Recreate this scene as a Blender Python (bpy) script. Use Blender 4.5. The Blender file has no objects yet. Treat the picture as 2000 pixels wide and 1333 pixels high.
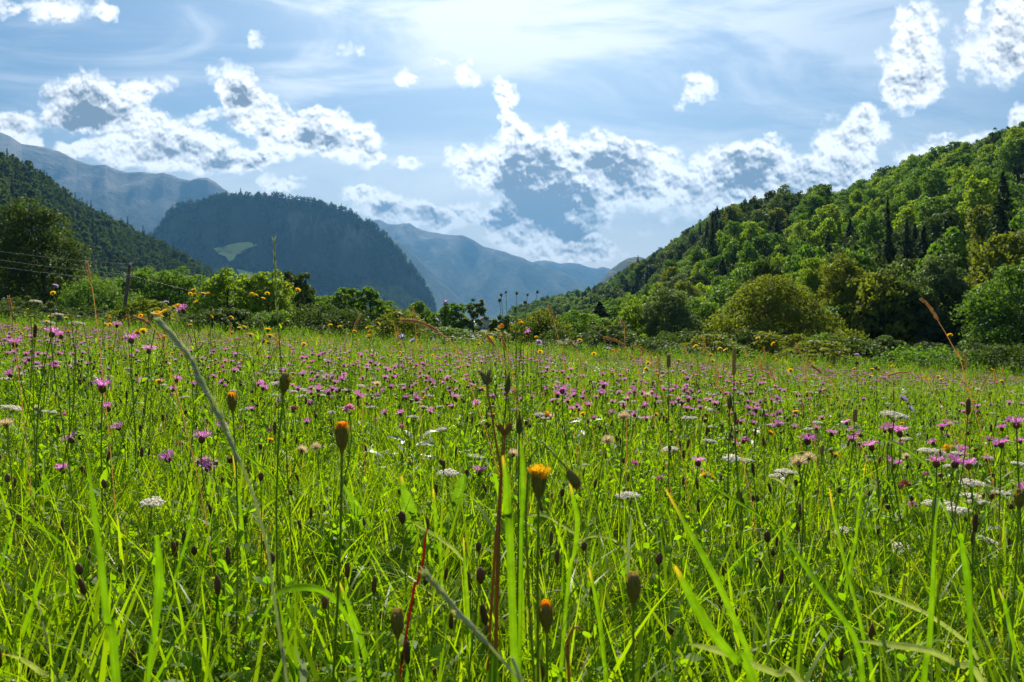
import bpy, math, random
import numpy as np
from mathutils import Vector

# ------------------------------------------------------------------ camera, sky, sun, exposure
scene = bpy.context.scene
COL = scene.collection
F, CX, HY, EYE = 1333.0, 1000.0, 620.0, 0.62      # focal length in photo pixels, principal column, horizon row, eye height

cam_d = bpy.data.cameras.new("camera")
cam = bpy.data.objects.new("camera", cam_d)
COL.objects.link(cam)
cam.location = (0, 0, EYE)
cam.rotation_euler = (math.pi / 2, 0, 0)
cam_d.lens = 24.0
cam_d.sensor_width = 36.0
cam_d.shift_y = (HY - 666.5) / 2000.0
cam_d.clip_start = 0.02
cam_d.clip_end = 40000
cam_d.dof.use_dof = True
cam_d.dof.focus_distance = 2.2
cam_d.dof.aperture_fstop = 15.0
scene.camera = cam
scene.render.engine = 'CYCLES'
scene.view_settings.view_transform = 'Standard'
scene.view_settings.look = 'None'
scene.view_settings.gamma = 1.0
scene.view_settings.exposure = 1.42
cy = scene.cycles
cy.max_bounces = 8
cy.diffuse_bounces = 3
cy.glossy_bounces = 2
cy.transmission_bounces = 6
cy.transparent_max_bounces = 8
cy.volume_bounces = 0
cy.sample_clamp_indirect = 4.0
cy.caustics_reflective = False
cy.caustics_refractive = False

SUN_EL, SUN_AZ = math.radians(40), math.radians(1.0)   # straight ahead, above the frame
sun_d = bpy.data.lights.new("sun", 'SUN')
sun_d.energy = 5.0
sun_d.angle = math.radians(0.5)
sun_d.color = (1.0, 0.92, 0.74)
sun = bpy.data.objects.new("sun", sun_d)
COL.objects.link(sun)
sdir = Vector((math.sin(SUN_AZ) * math.cos(SUN_EL), math.cos(SUN_AZ) * math.cos(SUN_EL), math.sin(SUN_EL)))
sun.rotation_euler = sdir.to_track_quat('Z', 'Y').to_euler()
sun.location = (0, 0, 50)


class NT:
    """small helper for writing node expressions"""
    def __init__(s, tree):
        s.t = tree
        s.n = tree.nodes
        s.l = tree.links

    def new(s, kind, **kw):
        n = s.n.new(kind)
        for k, v in kw.items():
            setattr(n, k, v)
        return n

    def put(s, sock, v):
        if v is None:
            return
        if hasattr(v, 'links') or isinstance(v, bpy.types.NodeSocket):
            s.l.new(v, sock)
        else:
            sock.default_value = v

    def m(s, op, a, b=None, c=None, clamp=False):
        n = s.new('ShaderNodeMath', operation=op, use_clamp=clamp)
        s.put(n.inputs[0], a)
        s.put(n.inputs[1], b)
        s.put(n.inputs[2], c)
        return n.outputs[0]

    def v(s, op, a, b=None):
        n = s.new('ShaderNodeVectorMath', operation=op)
        s.put(n.inputs[0], a)
        s.put(n.inputs[1], b)
        return n.outputs['Value'] if op in ('DOT_PRODUCT', 'LENGTH') else n.outputs[0]

    def ss(s, x, lo, hi, a=0.0, b=1.0, kind='SMOOTHSTEP'):
        n = s.new('ShaderNodeMapRange', interpolation_type=kind)
        s.put(n.inputs['Value'], x)
        for k, val in (('From Min', lo), ('From Max', hi), ('To Min', a), ('To Max', b)):
            s.put(n.inputs[k], val)
        return n.outputs[0]

    def noise(s, vec, scale, detail=4, rough=0.55, dist=0.0, lac=2.0):
        n = s.new('ShaderNodeTexNoise')
        s.put(n.inputs['Vector'], vec)
        n.inputs['Scale'].default_value = scale
        n.inputs['Detail'].default_value = detail
        n.inputs['Roughness'].default_value = rough
        n.inputs['Lacunarity'].default_value = lac
        n.inputs['Distortion'].default_value = dist
        return n

    def mix(s, f, a, b, blend='MIX'):
        n = s.new('ShaderNodeMix', data_type='RGBA', blend_type=blend)
        s.put(n.inputs[0], f)
        for sock, val in ((n.inputs[6], a), (n.inputs[7], b)):
            if isinstance(val, tuple) and len(val) == 3:
                val = val + (1,)
            s.put(sock, val)
        return n.outputs[2]

    def mapping(s, vec, loc=(0, 0, 0), rot=(0, 0, 0), sc=(1, 1, 1)):
        n = s.new('ShaderNodeMapping')
        s.put(n.inputs[0], vec)
        n.inputs[1].default_value = loc
        n.inputs[2].default_value = rot
        n.inputs[3].default_value = sc
        return n.outputs[0]


# cumulus puffs: (azimuth, height, half width, half height, weight) in degrees-like units of the sky (100 units = atan(100/1333))
CLOUDS = [
 (150,200,58,52,1.1),(215,205,75,42,1),(290,172,42,18,.8),(262,245,48,32,.9),(180,230,60,22,.8),
 (310,285,90,42,1),(400,305,85,32,1),(215,302,70,24,.9),(140,293,30,12,.8),(470,312,52,20,.8),(350,262,40,30,.7),
 (448,150,34,26,.9),(402,224,24,11,.8),(478,195,42,30,1),(500,228,58,32,1),(560,255,66,34,1),(640,262,66,38,1),
 (700,288,46,32,1),(738,311,18,12,.8),(560,298,56,17,.8),(610,228,22,16,.8),(655,232,26,15,.8),(450,185,20,20,.6),
 (120,14,80,27,1),(205,32,24,15,.8),(0,20,30,19,.9),(40,258,42,28,1),(8,246,30,20,.9),(75,280,18,10,.7),
 (503,78,14,16,.6),(790,150,16,16,.7),(860,125,20,8,.6),(915,152,20,22,.8),(798,322,26,12,.8),(525,352,17,17,.8),
 (555,372,28,12,.8),(585,350,12,6,.6),(690,100,22,16,.45),(533,148,9,12,.6),(730,392,52,26,1),(790,410,56,26,1),
 (850,425,56,22,1),(905,418,36,17,.8),(962,427,26,26,1),(1000,452,50,26,1),(700,375,25,14,.7),
 (990,205,18,34,.9),(970,172,13,18,.7),(1003,245,26,26,1),(918,312,40,26,1),(950,345,40,32,1),(1005,300,46,48,1.1),
 (1060,365,72,52,1.2),(1082,285,34,34,1),(1135,400,50,40,1),(1110,335,60,44,1.1),(1040,415,50,24,1),
 (1168,288,56,30,1),(1215,330,50,44,1.1),(1262,352,42,44,1),(1292,305,30,22,.9),(1240,290,36,18,.9),(1170,370,50,40,.8),
 (1050,468,86,26,.9),(1135,468,46,30,1),(1182,492,42,20,1),(1110,492,66,18,.9),(1270,450,30,8,.35),
 (1340,385,86,44,1),(1400,345,70,40,1),(1450,312,52,36,1.1),(1502,296,36,24,1),(1535,340,52,36,1),(1470,372,76,32,1),(1590,365,50,30,1),
 (1655,290,52,54,1.1),(1690,252,36,36,1),(1645,345,66,36,1),(1708,215,16,16,.7),
 (1782,130,50,54,1.1),(1765,178,42,38,1),(1805,165,35,35,.9),(1800,50,36,44,.9),(1775,80,28,26,.7),
 (1945,95,70,56,1.15),(1990,40,42,58,1.1),(1905,14,15,26,.8),(1990,130,40,22,.8),
 (1790,307,38,24,1),(1862,292,54,25,1),(1932,276,52,22,1),(1992,238,18,32,.9),(1366,175,27,26,.9),(1340,200,18,14,.4),
 (2140,250,120,50,1),(2150,60,60,40,1),(-120,260,90,40,1),(-150,90,80,35,.9)]
CORES = [(140,208,38,34,1.0),(185,232,42,16,.8),(1030,335,42,42,1.1),(1072,405,70,32,1.2),(1000,380,30,26,.7),(1195,322,46,20,.9),(1228,365,26,22,.9),
 (440,234,18,10,1),(478,190,20,15,.7),(600,272,46,11,.8),(715,292,18,15,.8),(660,270,20,12,.6),(1462,332,50,24,.75),(1505,357,46,13,.7),
 (1132,458,30,17,.8),(842,418,22,13,.7),(765,408,26,10,.7),(1350,395,30,14,.4),(1110,440,45,18,.7),(450,318,50,8,.6),(330,300,40,10,.4),(1662,330,30,12,.3),(960,430,18,16,.6),(425,320,26,8,.6),(1955,105,24,16,.25)]


CB, CD = 0.76, (0.120, 0.112, 0.108)      # sunlit and shaded cloud


def build_world():
    w = bpy.data.worlds.new("World")
    scene.world = w
    w.use_nodes = True
    w.node_tree.nodes.clear()
    k = NT(w.node_tree)
    sky = k.new('ShaderNodeTexSky', sky_type='NISHITA')
    sky.sun_disc = False
    sky.sun_elevation = SUN_EL
    sky.sun_rotation = SUN_AZ
    sky.altitude = 500
    sky.air_density = 1.0
    sky.dust_density = 1.6
    sky.ozone_density = 1.5
    base = k.mix(1.0, sky.outputs[0], (0.036, 0.043, 0.046), 'MULTIPLY')
    tc = k.new('ShaderNodeTexCoord').outputs['Generated']
    sep = k.new('ShaderNodeSeparateXYZ')
    k.put(sep.inputs[0], tc)
    yy = k.m('MAXIMUM', sep.outputs[1], 0.04)
    U = k.m('MULTIPLY_ADD', k.m('DIVIDE', sep.outputs[0], yy), 13.33, 10.0)
    V = k.m('MULTIPLY_ADD', k.m('DIVIDE', sep.outputs[2], yy), -13.33, HY / 100)
    cb = k.new('ShaderNodeCombineXYZ')
    k.put(cb.inputs[0], U)
    k.put(cb.inputs[1], V)
    P = cb.outputs[0]
    # ragged edges: the puffs are looked up at noisy positions
    n1 = k.noise(P, 1.3, 3, 0.55)
    n2 = k.noise(P, 4.0, 5, 0.56)
    w1 = k.v('MULTIPLY', k.v('SUBTRACT', n1.outputs['Color'], (.5, .5, .5)), (0.60, 0.48, 0))
    w2 = k.v('MULTIPLY', k.v('SUBTRACT', n2.outputs['Color'], (.5, .5, .5)), (0.26, 0.23, 0))
    PW = k.v('ADD', k.v('ADD', P, w1), w2)
    def puff(off, det):
        q = k.v('ADD', P, k.v('ADD', k.v('MULTIPLY', w2, (.55, .55, 0)), off))
        vo = k.new('ShaderNodeTexVoronoi', feature='SMOOTH_F1')
        k.put(vo.inputs['Vector'], q)
        vo.inputs['Scale'].default_value = 2.7
        vo.inputs['Detail'].default_value = det
        vo.inputs['Roughness'].default_value = 0.55
        vo.inputs['Lacunarity'].default_value = 2.1
        vo.inputs['Smoothness'].default_value = 0.55
        return vo.outputs['Distance']
    fn = k.noise(k.v('ADD', P, w2), 1.8, 6, 0.50)
    v0, v1 = puff((0, 0, 0), 2.6), puff((0.02, -0.06, 0), 2.6)
    relief = k.m('MULTIPLY', k.m('SUBTRACT', v1, v0), 1.9)
    lift = k.ss(V, 1.0, 5.2, 1.0, 1.7, 'LINEAR')

    def field(blobs, grow, x0, x1):
        acc = k.m('MULTIPLY', U, 0.0)
        for (x, y, a, b, wt) in blobs:
            if x + a * grow + 60 < x0 or x - a * grow - 60 > x1:
                continue
            d = k.v('MULTIPLY', k.v('SUBTRACT', PW, (x / 100, y / 100, 0)), (100 / (a * grow), 100 / (b * grow), 0))
            q = k.m('SUBTRACT', 1.0, k.v('DOT_PRODUCT', d, d), clamp=True)
            acc = k.m('MULTIPLY_ADD', q, wt, acc)
        return acc

    def strip(x0, x1, below):
        S = field(CLOUDS, 1.52, x0, x1)
        D = field(CORES, 1.85, x0, x1)
        dens = k.m('ADD', S, k.m('MULTIPLY_ADD', fn.outputs['Fac'], 1.5, -0.36))
        dens = k.m('MULTIPLY_ADD', v0, -0.78, dens)
        mask = k.m('POWER', k.ss(dens, -0.16, 0.62), 0.85)
        mask = k.m('MULTIPLY', mask, k.ss(S, 0.01, 0.16))
        thick = k.ss(dens, 0.40, 1.7, -0.06, 0.46)
        thick = k.m('ADD', thick, k.m('MULTIPLY', D, k.ss(fn.outputs['Fac'], 0.34, 0.60, 0.34, 0.92)))
        thick = k.m('SUBTRACT', thick, relief, clamp=True)
        ccol = k.mix(thick, (CB * 1.03, CB, CB * 0.96), CD)
        ccol = k.mix(1.0, ccol, lift, 'MULTIPLY')
        bg = k.new('ShaderNodeBackground')
        k.put(bg.inputs[0], k.mix(mask, below, ccol))
        return bg.outputs[0]
    # cirrus veil
    pv = k.mapping(P, rot=(0, 0, math.radians(-17)), sc=(0.16, 0.62, 1))
    c1 = k.noise(pv, 1.0, 6, 0.58, 0.9)
    c2 = k.noise(k.mapping(P, rot=(0, 0, math.radians(14)), sc=(0.12, 0.9, 1)), 1.0, 5, 0.6, 0.5)
    gx = k.m('MULTIPLY', k.m('SUBTRACT', U, 9.0), 0.14)
    gy = k.m('MULTIPLY', k.m('SUBTRACT', V, 0.2), 0.34)
    near = k.m('EXPONENT', k.m('MULTIPLY', k.m('ADD', k.m('MULTIPLY', gx, gx), k.m('MULTIPLY', gy, gy)), -1.0))
    veil = k.m('MULTIPLY', k.ss(c1.outputs['Fac'], 0.40, 0.64), k.m('MULTIPLY_ADD', near, 0.75, 0.26))
    veil = k.m('MULTIPLY_ADD', k.ss(c2.outputs['Fac'], 0.46, 0.66), 0.20, veil)
    veil = k.m('MULTIPLY_ADD', near, 0.10, veil, clamp=True)
    low = k.ss(V, 2.0, 5.2)
    s1 = k.mix(veil, base, (0.60, 0.61, 0.62))
    s1 = k.mix(k.m('MULTIPLY', k.m('MULTIPLY', low, 0.90), k.ss(c1.outputs['Fac'], 0.25, 0.6, 0.7, 1.0)), s1, (1.06, 1.02, 0.93))
    cuts = [-350, 160, 420, 620, 880, 1060, 1230, 1480, 1700, 2400]
    sh = None
    for i in range(len(cuts) - 1):
        st = strip(cuts[i], cuts[i + 1], s1)
        if sh is None:
            sh = st
        else:
            mx = k.new('ShaderNodeMixShader')
            k.put(mx.inputs[0], k.m('GREATER_THAN', U, cuts[i] / 100))
            k.l.new(sh, mx.inputs[1]); k.l.new(st, mx.inputs[2])
            sh = mx.outputs[0]
    # the sky behind and beside the view: the same air with scattered cloud
    g1 = k.noise(tc, 3.0, 4, 0.6)
    rest = k.new('ShaderNodeBackground')
    k.put(rest.inputs[0], k.mix(k.ss(g1.outputs['Fac'], 0.50, 0.62), base, (0.40, 0.42, 0.44)))
    inside = k.m('MULTIPLY', k.m('MULTIPLY', k.m('GREATER_THAN', U, -3.4), k.m('LESS_THAN', U, 23.9)),
                 k.m('MULTIPLY', k.m('GREATER_THAN', sep.outputs[1], 0.04), k.m('MULTIPLY', k.m('GREATER_THAN', V, -2.5), k.m('LESS_THAN', V, 6.6))))
    mx = k.new('ShaderNodeMixShader')
    k.put(mx.inputs[0], inside)
    k.l.new(rest.outputs[0], mx.inputs[1]); k.l.new(sh, mx.inputs[2])
    out = k.new('ShaderNodeOutputWorld')
    k.l.new(mx.outputs[0], out.inputs[0])
    w.cycles.sampling_method = 'MANUAL'
    w.cycles.sample_map_resolution = 512


build_world()
rng = np.random.default_rng(7)
random.seed(7)


# ------------------------------------------------------------------ helpers
def RU(a, b, n=None): return rng.uniform(a, b, n)


def P3(px, py, d):
    """the point of the place seen at photo column px, row py, d metres ahead"""
    return np.array([d * (px - CX) / F, d, EYE + d * (HY - py) / F])


def tag(o, label=None, cat=None, group=None, kind=None):
    if label: o['label'] = label
    if cat: o['category'] = cat
    if group: o['group'] = group
    if kind: o['kind'] = kind
    return o


def place_words(px):
    for lim, w in ((150, "at the left edge"), (330, "left of the pale spike tip"), (480, "beside the pale spike"), (640, "left of the orange tipped bud"), (760, "right of the orange tipped bud"),
                   (900, "above the dock leaves"), (1010, "around the rusty stalks"), (1120, "above the half open bud"), (1250, "right of the half open bud"), (1370, "below the fat timothy spike"), (1500, "below the tall timothy spike"),
                   (1640, "left of the wide yarrow"), (1800, "around the wide yarrow"), (1920, "around the three large knapweeds")):
        if px < lim: return w
    return "at the right edge"


def hill_words(px):
    for lim, w in ((1120, "by the valley gap"), (1220, "over the small dark spruce"), (1330, "over the tall pointed tree"), (1430, "left of the olive tree"), (1560, "over the olive tree"),
                   (1640, "right of the olive tree"), (1710, "over the yellow green shrub"), (1780, "under the big beech"), (1870, "over the wide bright bush"), (1940, "left of the maple")):
        if px < lim: return w
    return "over the right edge maple"


def hashn(ix, iy, seed):
    h = (ix * 374761393 + iy * 668265263 + seed * 1442695041) & 0xFFFFFFFF
    h = ((h ^ (h >> 13)) * 1274126177) & 0xFFFFFFFF
    return ((h ^ (h >> 16)) & 0xFFFF) / 65535.0


def vnoise(x, y, seed=0):
    x = np.asarray(x, float); y = np.asarray(y, float)
    ix = np.floor(x).astype(np.int64); iy = np.floor(y).astype(np.int64)
    fx = x - ix; fy = y - iy
    fx = fx * fx * (3 - 2 * fx); fy = fy * fy * (3 - 2 * fy)
    a = hashn(ix, iy, seed); b = hashn(ix + 1, iy, seed)
    c = hashn(ix, iy + 1, seed); d = hashn(ix + 1, iy + 1, seed)
    return (a * (1 - fx) + b * fx) * (1 - fy) + (c * (1 - fx) + d * fx) * fy


def fbm(x, y, octv=4, seed=0):
    s, a, t = 0, 1.0, 0
    for i in range(octv):
        s = s + a * vnoise(np.asarray(x) * 2 ** i, np.asarray(y) * 2 ** i, seed + i * 17)
        t += a
        a *= 0.5
    return s / t


def make_mesh(name, V, faces, mats, midx=None, rnd=None, smooth=False, extra=None):
    """faces: list of (k,3) / (k,4) integer arrays"""
    me = bpy.data.meshes.new(name)
    V = np.asarray(V, np.float32)
    faces = [np.asarray(f, np.int32) for f in faces if len(f)]
    me.vertices.add(len(V))
    me.vertices.foreach_set('co', V.ravel())
    tot = sum(f.size for f in faces)
    nf = sum(len(f) for f in faces)
    me.loops.add(tot)
    me.loops.foreach_set('vertex_index', np.concatenate([f.ravel() for f in faces]))
    me.polygons.add(nf)
    ls = np.concatenate([np.full(len(f), f.shape[1], np.int32) for f in faces])
    st = np.concatenate([[0], np.cumsum(ls)[:-1]]).astype(np.int32)
    me.polygons.foreach_set('loop_start', st)
    for m_ in mats:
        me.materials.append(m_)
    if midx is not None:
        me.polygons.foreach_set('material_index', np.asarray(midx, np.int32))
    if smooth:
        me.polygons.foreach_set('use_smooth', np.ones(nf, bool))
    if rnd is not None:
        at = me.attributes.new('rnd', 'FLOAT', 'POINT')
        at.data.foreach_set('value', np.asarray(rnd, np.float32))
    for nm, vals in (extra or {}).items():
        at = me.attributes.new(nm, 'FLOAT', 'POINT')
        at.data.foreach_set('value', np.asarray(vals, np.float32))
    me.update(calc_edges=True)
    return me


class MB:
    """collects pieces of geometry that become ONE mesh"""
    def __init__(s):
        s.V, s.T, s.Q, s.MT, s.MQ, s.R, s.n = [], [], [], [], [], [], 0

    def add(s, V, quads=None, tris=None, mat=0, rnd=0.5):
        V = np.asarray(V, float).reshape(-1, 3)
        if quads is not None and len(quads):
            q = np.asarray(quads) + s.n
            s.Q.append(q); s.MQ.append(np.full(len(q), mat))
        if tris is not None and len(tris):
            t = np.asarray(tris) + s.n
            s.T.append(t); s.MT.append(np.full(len(t), mat))
        s.V.append(V)
        s.R.append(np.broadcast_to(np.asarray(rnd, float), (len(V),)))
        s.n += len(V)

    def mesh(s, name, mats, smooth=False):
        f, mi = [], []
        if s.Q: f.append(np.concatenate(s.Q)); mi += s.MQ
        if s.T: f.append(np.concatenate(s.T)); mi += s.MT
        return make_mesh(name, np.concatenate(s.V), f, mats, np.concatenate(mi), np.concatenate(s.R), smooth)

    def obj(s, name, mats, parent=None, smooth=False):
        return link(name, s.mesh(name, mats, smooth), parent)


def link(name, me, parent=None):
    o = bpy.data.objects.new(name, me)
    COL.objects.link(o)
    o.parent = parent
    return o


def empty(name, loc=(0, 0, 0)):
    o = bpy.data.objects.new(name, None)
    o.empty_display_size = 0.05
    COL.objects.link(o)
    o.location = tuple(float(c) for c in loc)
    return o


def tube(mb, pts, rad, sides=6, mat=0, rnd=0.5, cap=False):
    pts = np.asarray(pts, float)
    n = len(pts)
    rad = np.broadcast_to(np.asarray(rad, float), (n,))
    t = np.gradient(pts, axis=0)
    t /= np.linalg.norm(t, axis=1, keepdims=True) + 1e-9
    up = np.array([0.13, 0.97, 0.2]) if abs(t[0][2]) > 0.6 else np.array([0, 0, 1.0])
    a = np.cross(t, up); a /= np.linalg.norm(a, axis=1, keepdims=True) + 1e-9
    b = np.cross(t, a)
    th = np.linspace(0, 2 * np.pi, sides, endpoint=False)
    V = pts[:, None] + rad[:, None, None] * (np.cos(th)[None, :, None] * a[:, None] + np.sin(th)[None, :, None] * b[:, None])
    i = np.arange(n - 1)[:, None] * sides
    j = np.arange(sides)[None]
    j2 = (j + 1) % sides
    q = np.stack([i + j, i + j2, i + sides + j2, i + sides + j], -1).reshape(-1, 4)
    mb.add(V.reshape(-1, 3), q, mat=mat, rnd=rnd)


def lathe(mb, base, axis, prof, sides=10, mat=0, rnd=0.5, bump=0.0):
    """profile of (height, radius) turned round an axis"""
    axis = np.asarray(axis, float); axis = axis / np.linalg.norm(axis)
    h = np.array([0.31, 0.83, 0.47]); a = np.cross(axis, h); a /= np.linalg.norm(a); b = np.cross(axis, a)
    prof = np.asarray(prof, float)
    th = np.linspace(0, 2 * np.pi, sides, endpoint=False)
    r = prof[:, 1][:, None] * (1 + bump * (rng.random((len(prof), sides)) - 0.5))
    V = np.asarray(base)[None, None] + prof[:, 0][:, None, None] * axis + r[..., None] * (np.cos(th)[None, :, None] * a + np.sin(th)[None, :, None] * b)
    i = np.arange(len(prof) - 1)[:, None] * sides
    j = np.arange(sides)[None]
    j2 = (j + 1) % sides
    q = np.stack([i + j, i + j2, i + sides + j2, i + sides + j], -1).reshape(-1, 4)
    rr = np.broadcast_to(rnd, (1,)) if np.isscalar(rnd) else rnd
    mb.add(V.reshape(-1, 3), q, mat=mat, rnd=rnd if np.isscalar(rnd) else 0.5)


PROF = {
    'grass': lambda t: np.minimum(1, 0.55 + t * 3) * (1 - t ** 2.2) ** 0.8,
    'leaf': lambda t: np.sin(np.pi * np.clip(t, 0, 1) ** 0.8) ** 0.75 * 0.96 + 0.04,
    'petal': lambda t: 0.35 + 0.65 * np.sin(np.pi * t * 0.62),
    'lobed': lambda t: (np.sin(np.pi * t ** 0.8) ** 0.7 + 0.05) * (0.55 + 0.45 * (np.arange(len(t)) % 2)),
}


def ribbons(mb, base, phi, a0, bend, length, width, segs=5, prof='grass', mat=0, rnd=None, twist=None, power=1.5, vfold=0.0):
    """many blades / leaves / petals at once. a0: start elevation, bend: how far they turn down along their length"""
    base = np.atleast_2d(base)
    n = len(base)
    B = lambda v: np.broadcast_to(np.asarray(v, float), (n,)).copy()
    phi, a0, bend, length, width = B(phi), B(a0), B(bend), B(length), B(width)
    t = np.linspace(0, 1, segs + 1)
    ang = a0[:, None] - bend[:, None] * ((t[:-1] + t[1:]) / 2)[None] ** power
    st = (length / segs)[:, None]
    dh = np.concatenate([np.zeros((n, 1)), np.cumsum(np.cos(ang) * st, 1)], 1)
    dz = np.concatenate([np.zeros((n, 1)), np.cumsum(np.sin(ang) * st, 1)], 1)
    cen = base[:, None] + np.stack([dh * np.cos(phi)[:, None], dh * np.sin(phi)[:, None], dz], -1)
    tw = (B(0) if twist is None else B(twist))
    angf = np.concatenate([ang, ang[:, -1:]], 1)
    side = np.stack([-np.sin(phi), np.cos(phi), np.zeros(n)], -1)[:, None]
    nor = np.stack([-np.sin(angf) * np.cos(phi)[:, None], -np.sin(angf) * np.sin(phi)[:, None], np.cos(angf)], -1)
    tt = tw[:, None] * (0.4 + 0.6 * t)[None]
    s2 = side * np.cos(tt)[..., None] + nor * np.sin(tt)[..., None]
    w = width[:, None] * PROF[prof](t)[None] * 0.5
    L = cen - s2 * w[..., None]
    R = cen + s2 * w[..., None]
    r = rng.random(n) if rnd is None else B(rnd)
    if vfold:
        C = cen - nor * (w * vfold)[..., None]
        V = np.stack([L, C, R], 2)
        k = 3
    else:
        V = np.stack([L, R], 2)
        k = 2
    V = V.reshape(-1, 3)
    i0 = (np.arange(n) * (segs + 1) * k)[:, None, None] + (np.arange(segs) * k)[None, :, None] + np.arange(k - 1)[None, None]
    q = np.stack([i0, i0 + 1, i0 + k + 1, i0 + k], -1).reshape(-1, 4)
    mb.add(V, q, mat=mat, rnd=np.repeat(r, (segs + 1) * k))


def bez(p0, p1, p2, n=8):
    t = np.linspace(0, 1, n)[:, None]
    return (1 - t) ** 2 * np.asarray(p0) + 2 * t * (1 - t) * np.asarray(p1) + t * t * np.asarray(p2)


def spline(pts, n=24):
    """Catmull-Rom through points"""
    p = np.asarray(pts, float)
    p = np.vstack([2 * p[0] - p[1], p, 2 * p[-1] - p[-2]])
    out = []
    m = len(p) - 3
    for s in np.linspace(0, m - 1e-6, n):
        i = int(s); t = s - i
        a, b, c, d = p[i:i + 4]
        out.append(0.5 * (2 * b + (c - a) * t + (2 * a - 5 * b + 4 * c - d) * t * t + (3 * b - a - 3 * c + d) * t ** 3))
    return np.array(out)


def source_collection(name, meshes):
    c = bpy.data.collections.new(name)
    for i, me in enumerate(meshes):
        o = bpy.data.objects.new("%s_source_%02d" % (name, i), me)
        c.objects.link(o)
    return c


def scatter(name, meshes, pos, rot, scl, idx, label, cat=None):
    """uncountable growth: one object that repeats a few source clumps"""
    pos = np.asarray(pos, np.float32)
    me = bpy.data.meshes.new(name)
    me.vertices.add(len(pos))
    me.vertices.foreach_set('co', pos.ravel())
    a = me.attributes.new('rot', 'FLOAT_VECTOR', 'POINT'); a.data.foreach_set('vector', np.asarray(rot, np.float32).ravel())
    a = me.attributes.new('scl', 'FLOAT_VECTOR', 'POINT')
    scl = np.asarray(scl, np.float32)
    if scl.ndim == 1: scl = np.repeat(scl[:, None], 3, 1)
    a.data.foreach_set('vector', scl.ravel())
    a = me.attributes.new('idx', 'INT', 'POINT'); a.data.foreach_set('value', np.asarray(idx, np.int32))
    me.update()
    o = link(name, me)
    ng = bpy.data.node_groups.new(name + "_scatter", 'GeometryNodeTree')
    ng.interface.new_socket('Geometry', in_out='INPUT', socket_type='NodeSocketGeometry')
    ng.interface.new_socket('Geometry', in_out='OUTPUT', socket_type='NodeSocketGeometry')
    N, L = ng.nodes, ng.links
    gi, go = N.new('NodeGroupInput'), N.new('NodeGroupOutput')
    ci = N.new('GeometryNodeCollectionInfo')
    ci.inputs['Collection'].default_value = source_collection(name, meshes)
    ci.inputs['Separate Children'].default_value = True
    ci.inputs['Reset Children'].default_value = True
    ip = N.new('GeometryNodeInstanceOnPoints')
    ip.inputs['Pick Instance'].default_value = True

    def att(nm, dt):
        n = N.new('GeometryNodeInputNamedAttribute')
        n.data_type = dt
        n.inputs['Name'].default_value = nm
        return [s for s in n.outputs if s.name == 'Attribute' and s.enabled][0]
    L.new(gi.outputs[0], ip.inputs['Points'])
    L.new(ci.outputs[0], ip.inputs['Instance'])
    L.new(att('idx', 'INT'), ip.inputs['Instance Index'])
    e = N.new('FunctionNodeEulerToRotation')
    L.new(att('rot', 'FLOAT_VECTOR'), e.inputs[0])
    L.new(e.outputs[0], ip.inputs['Rotation'])
    L.new(att('scl', 'FLOAT_VECTOR'), ip.inputs['Scale'])
    L.new(ip.outputs[0], go.inputs[0])
    md = o.modifiers.new('scatter', 'NODES')
    md.node_group = ng
    tag(o, label, cat, kind='stuff')
    return o


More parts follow.
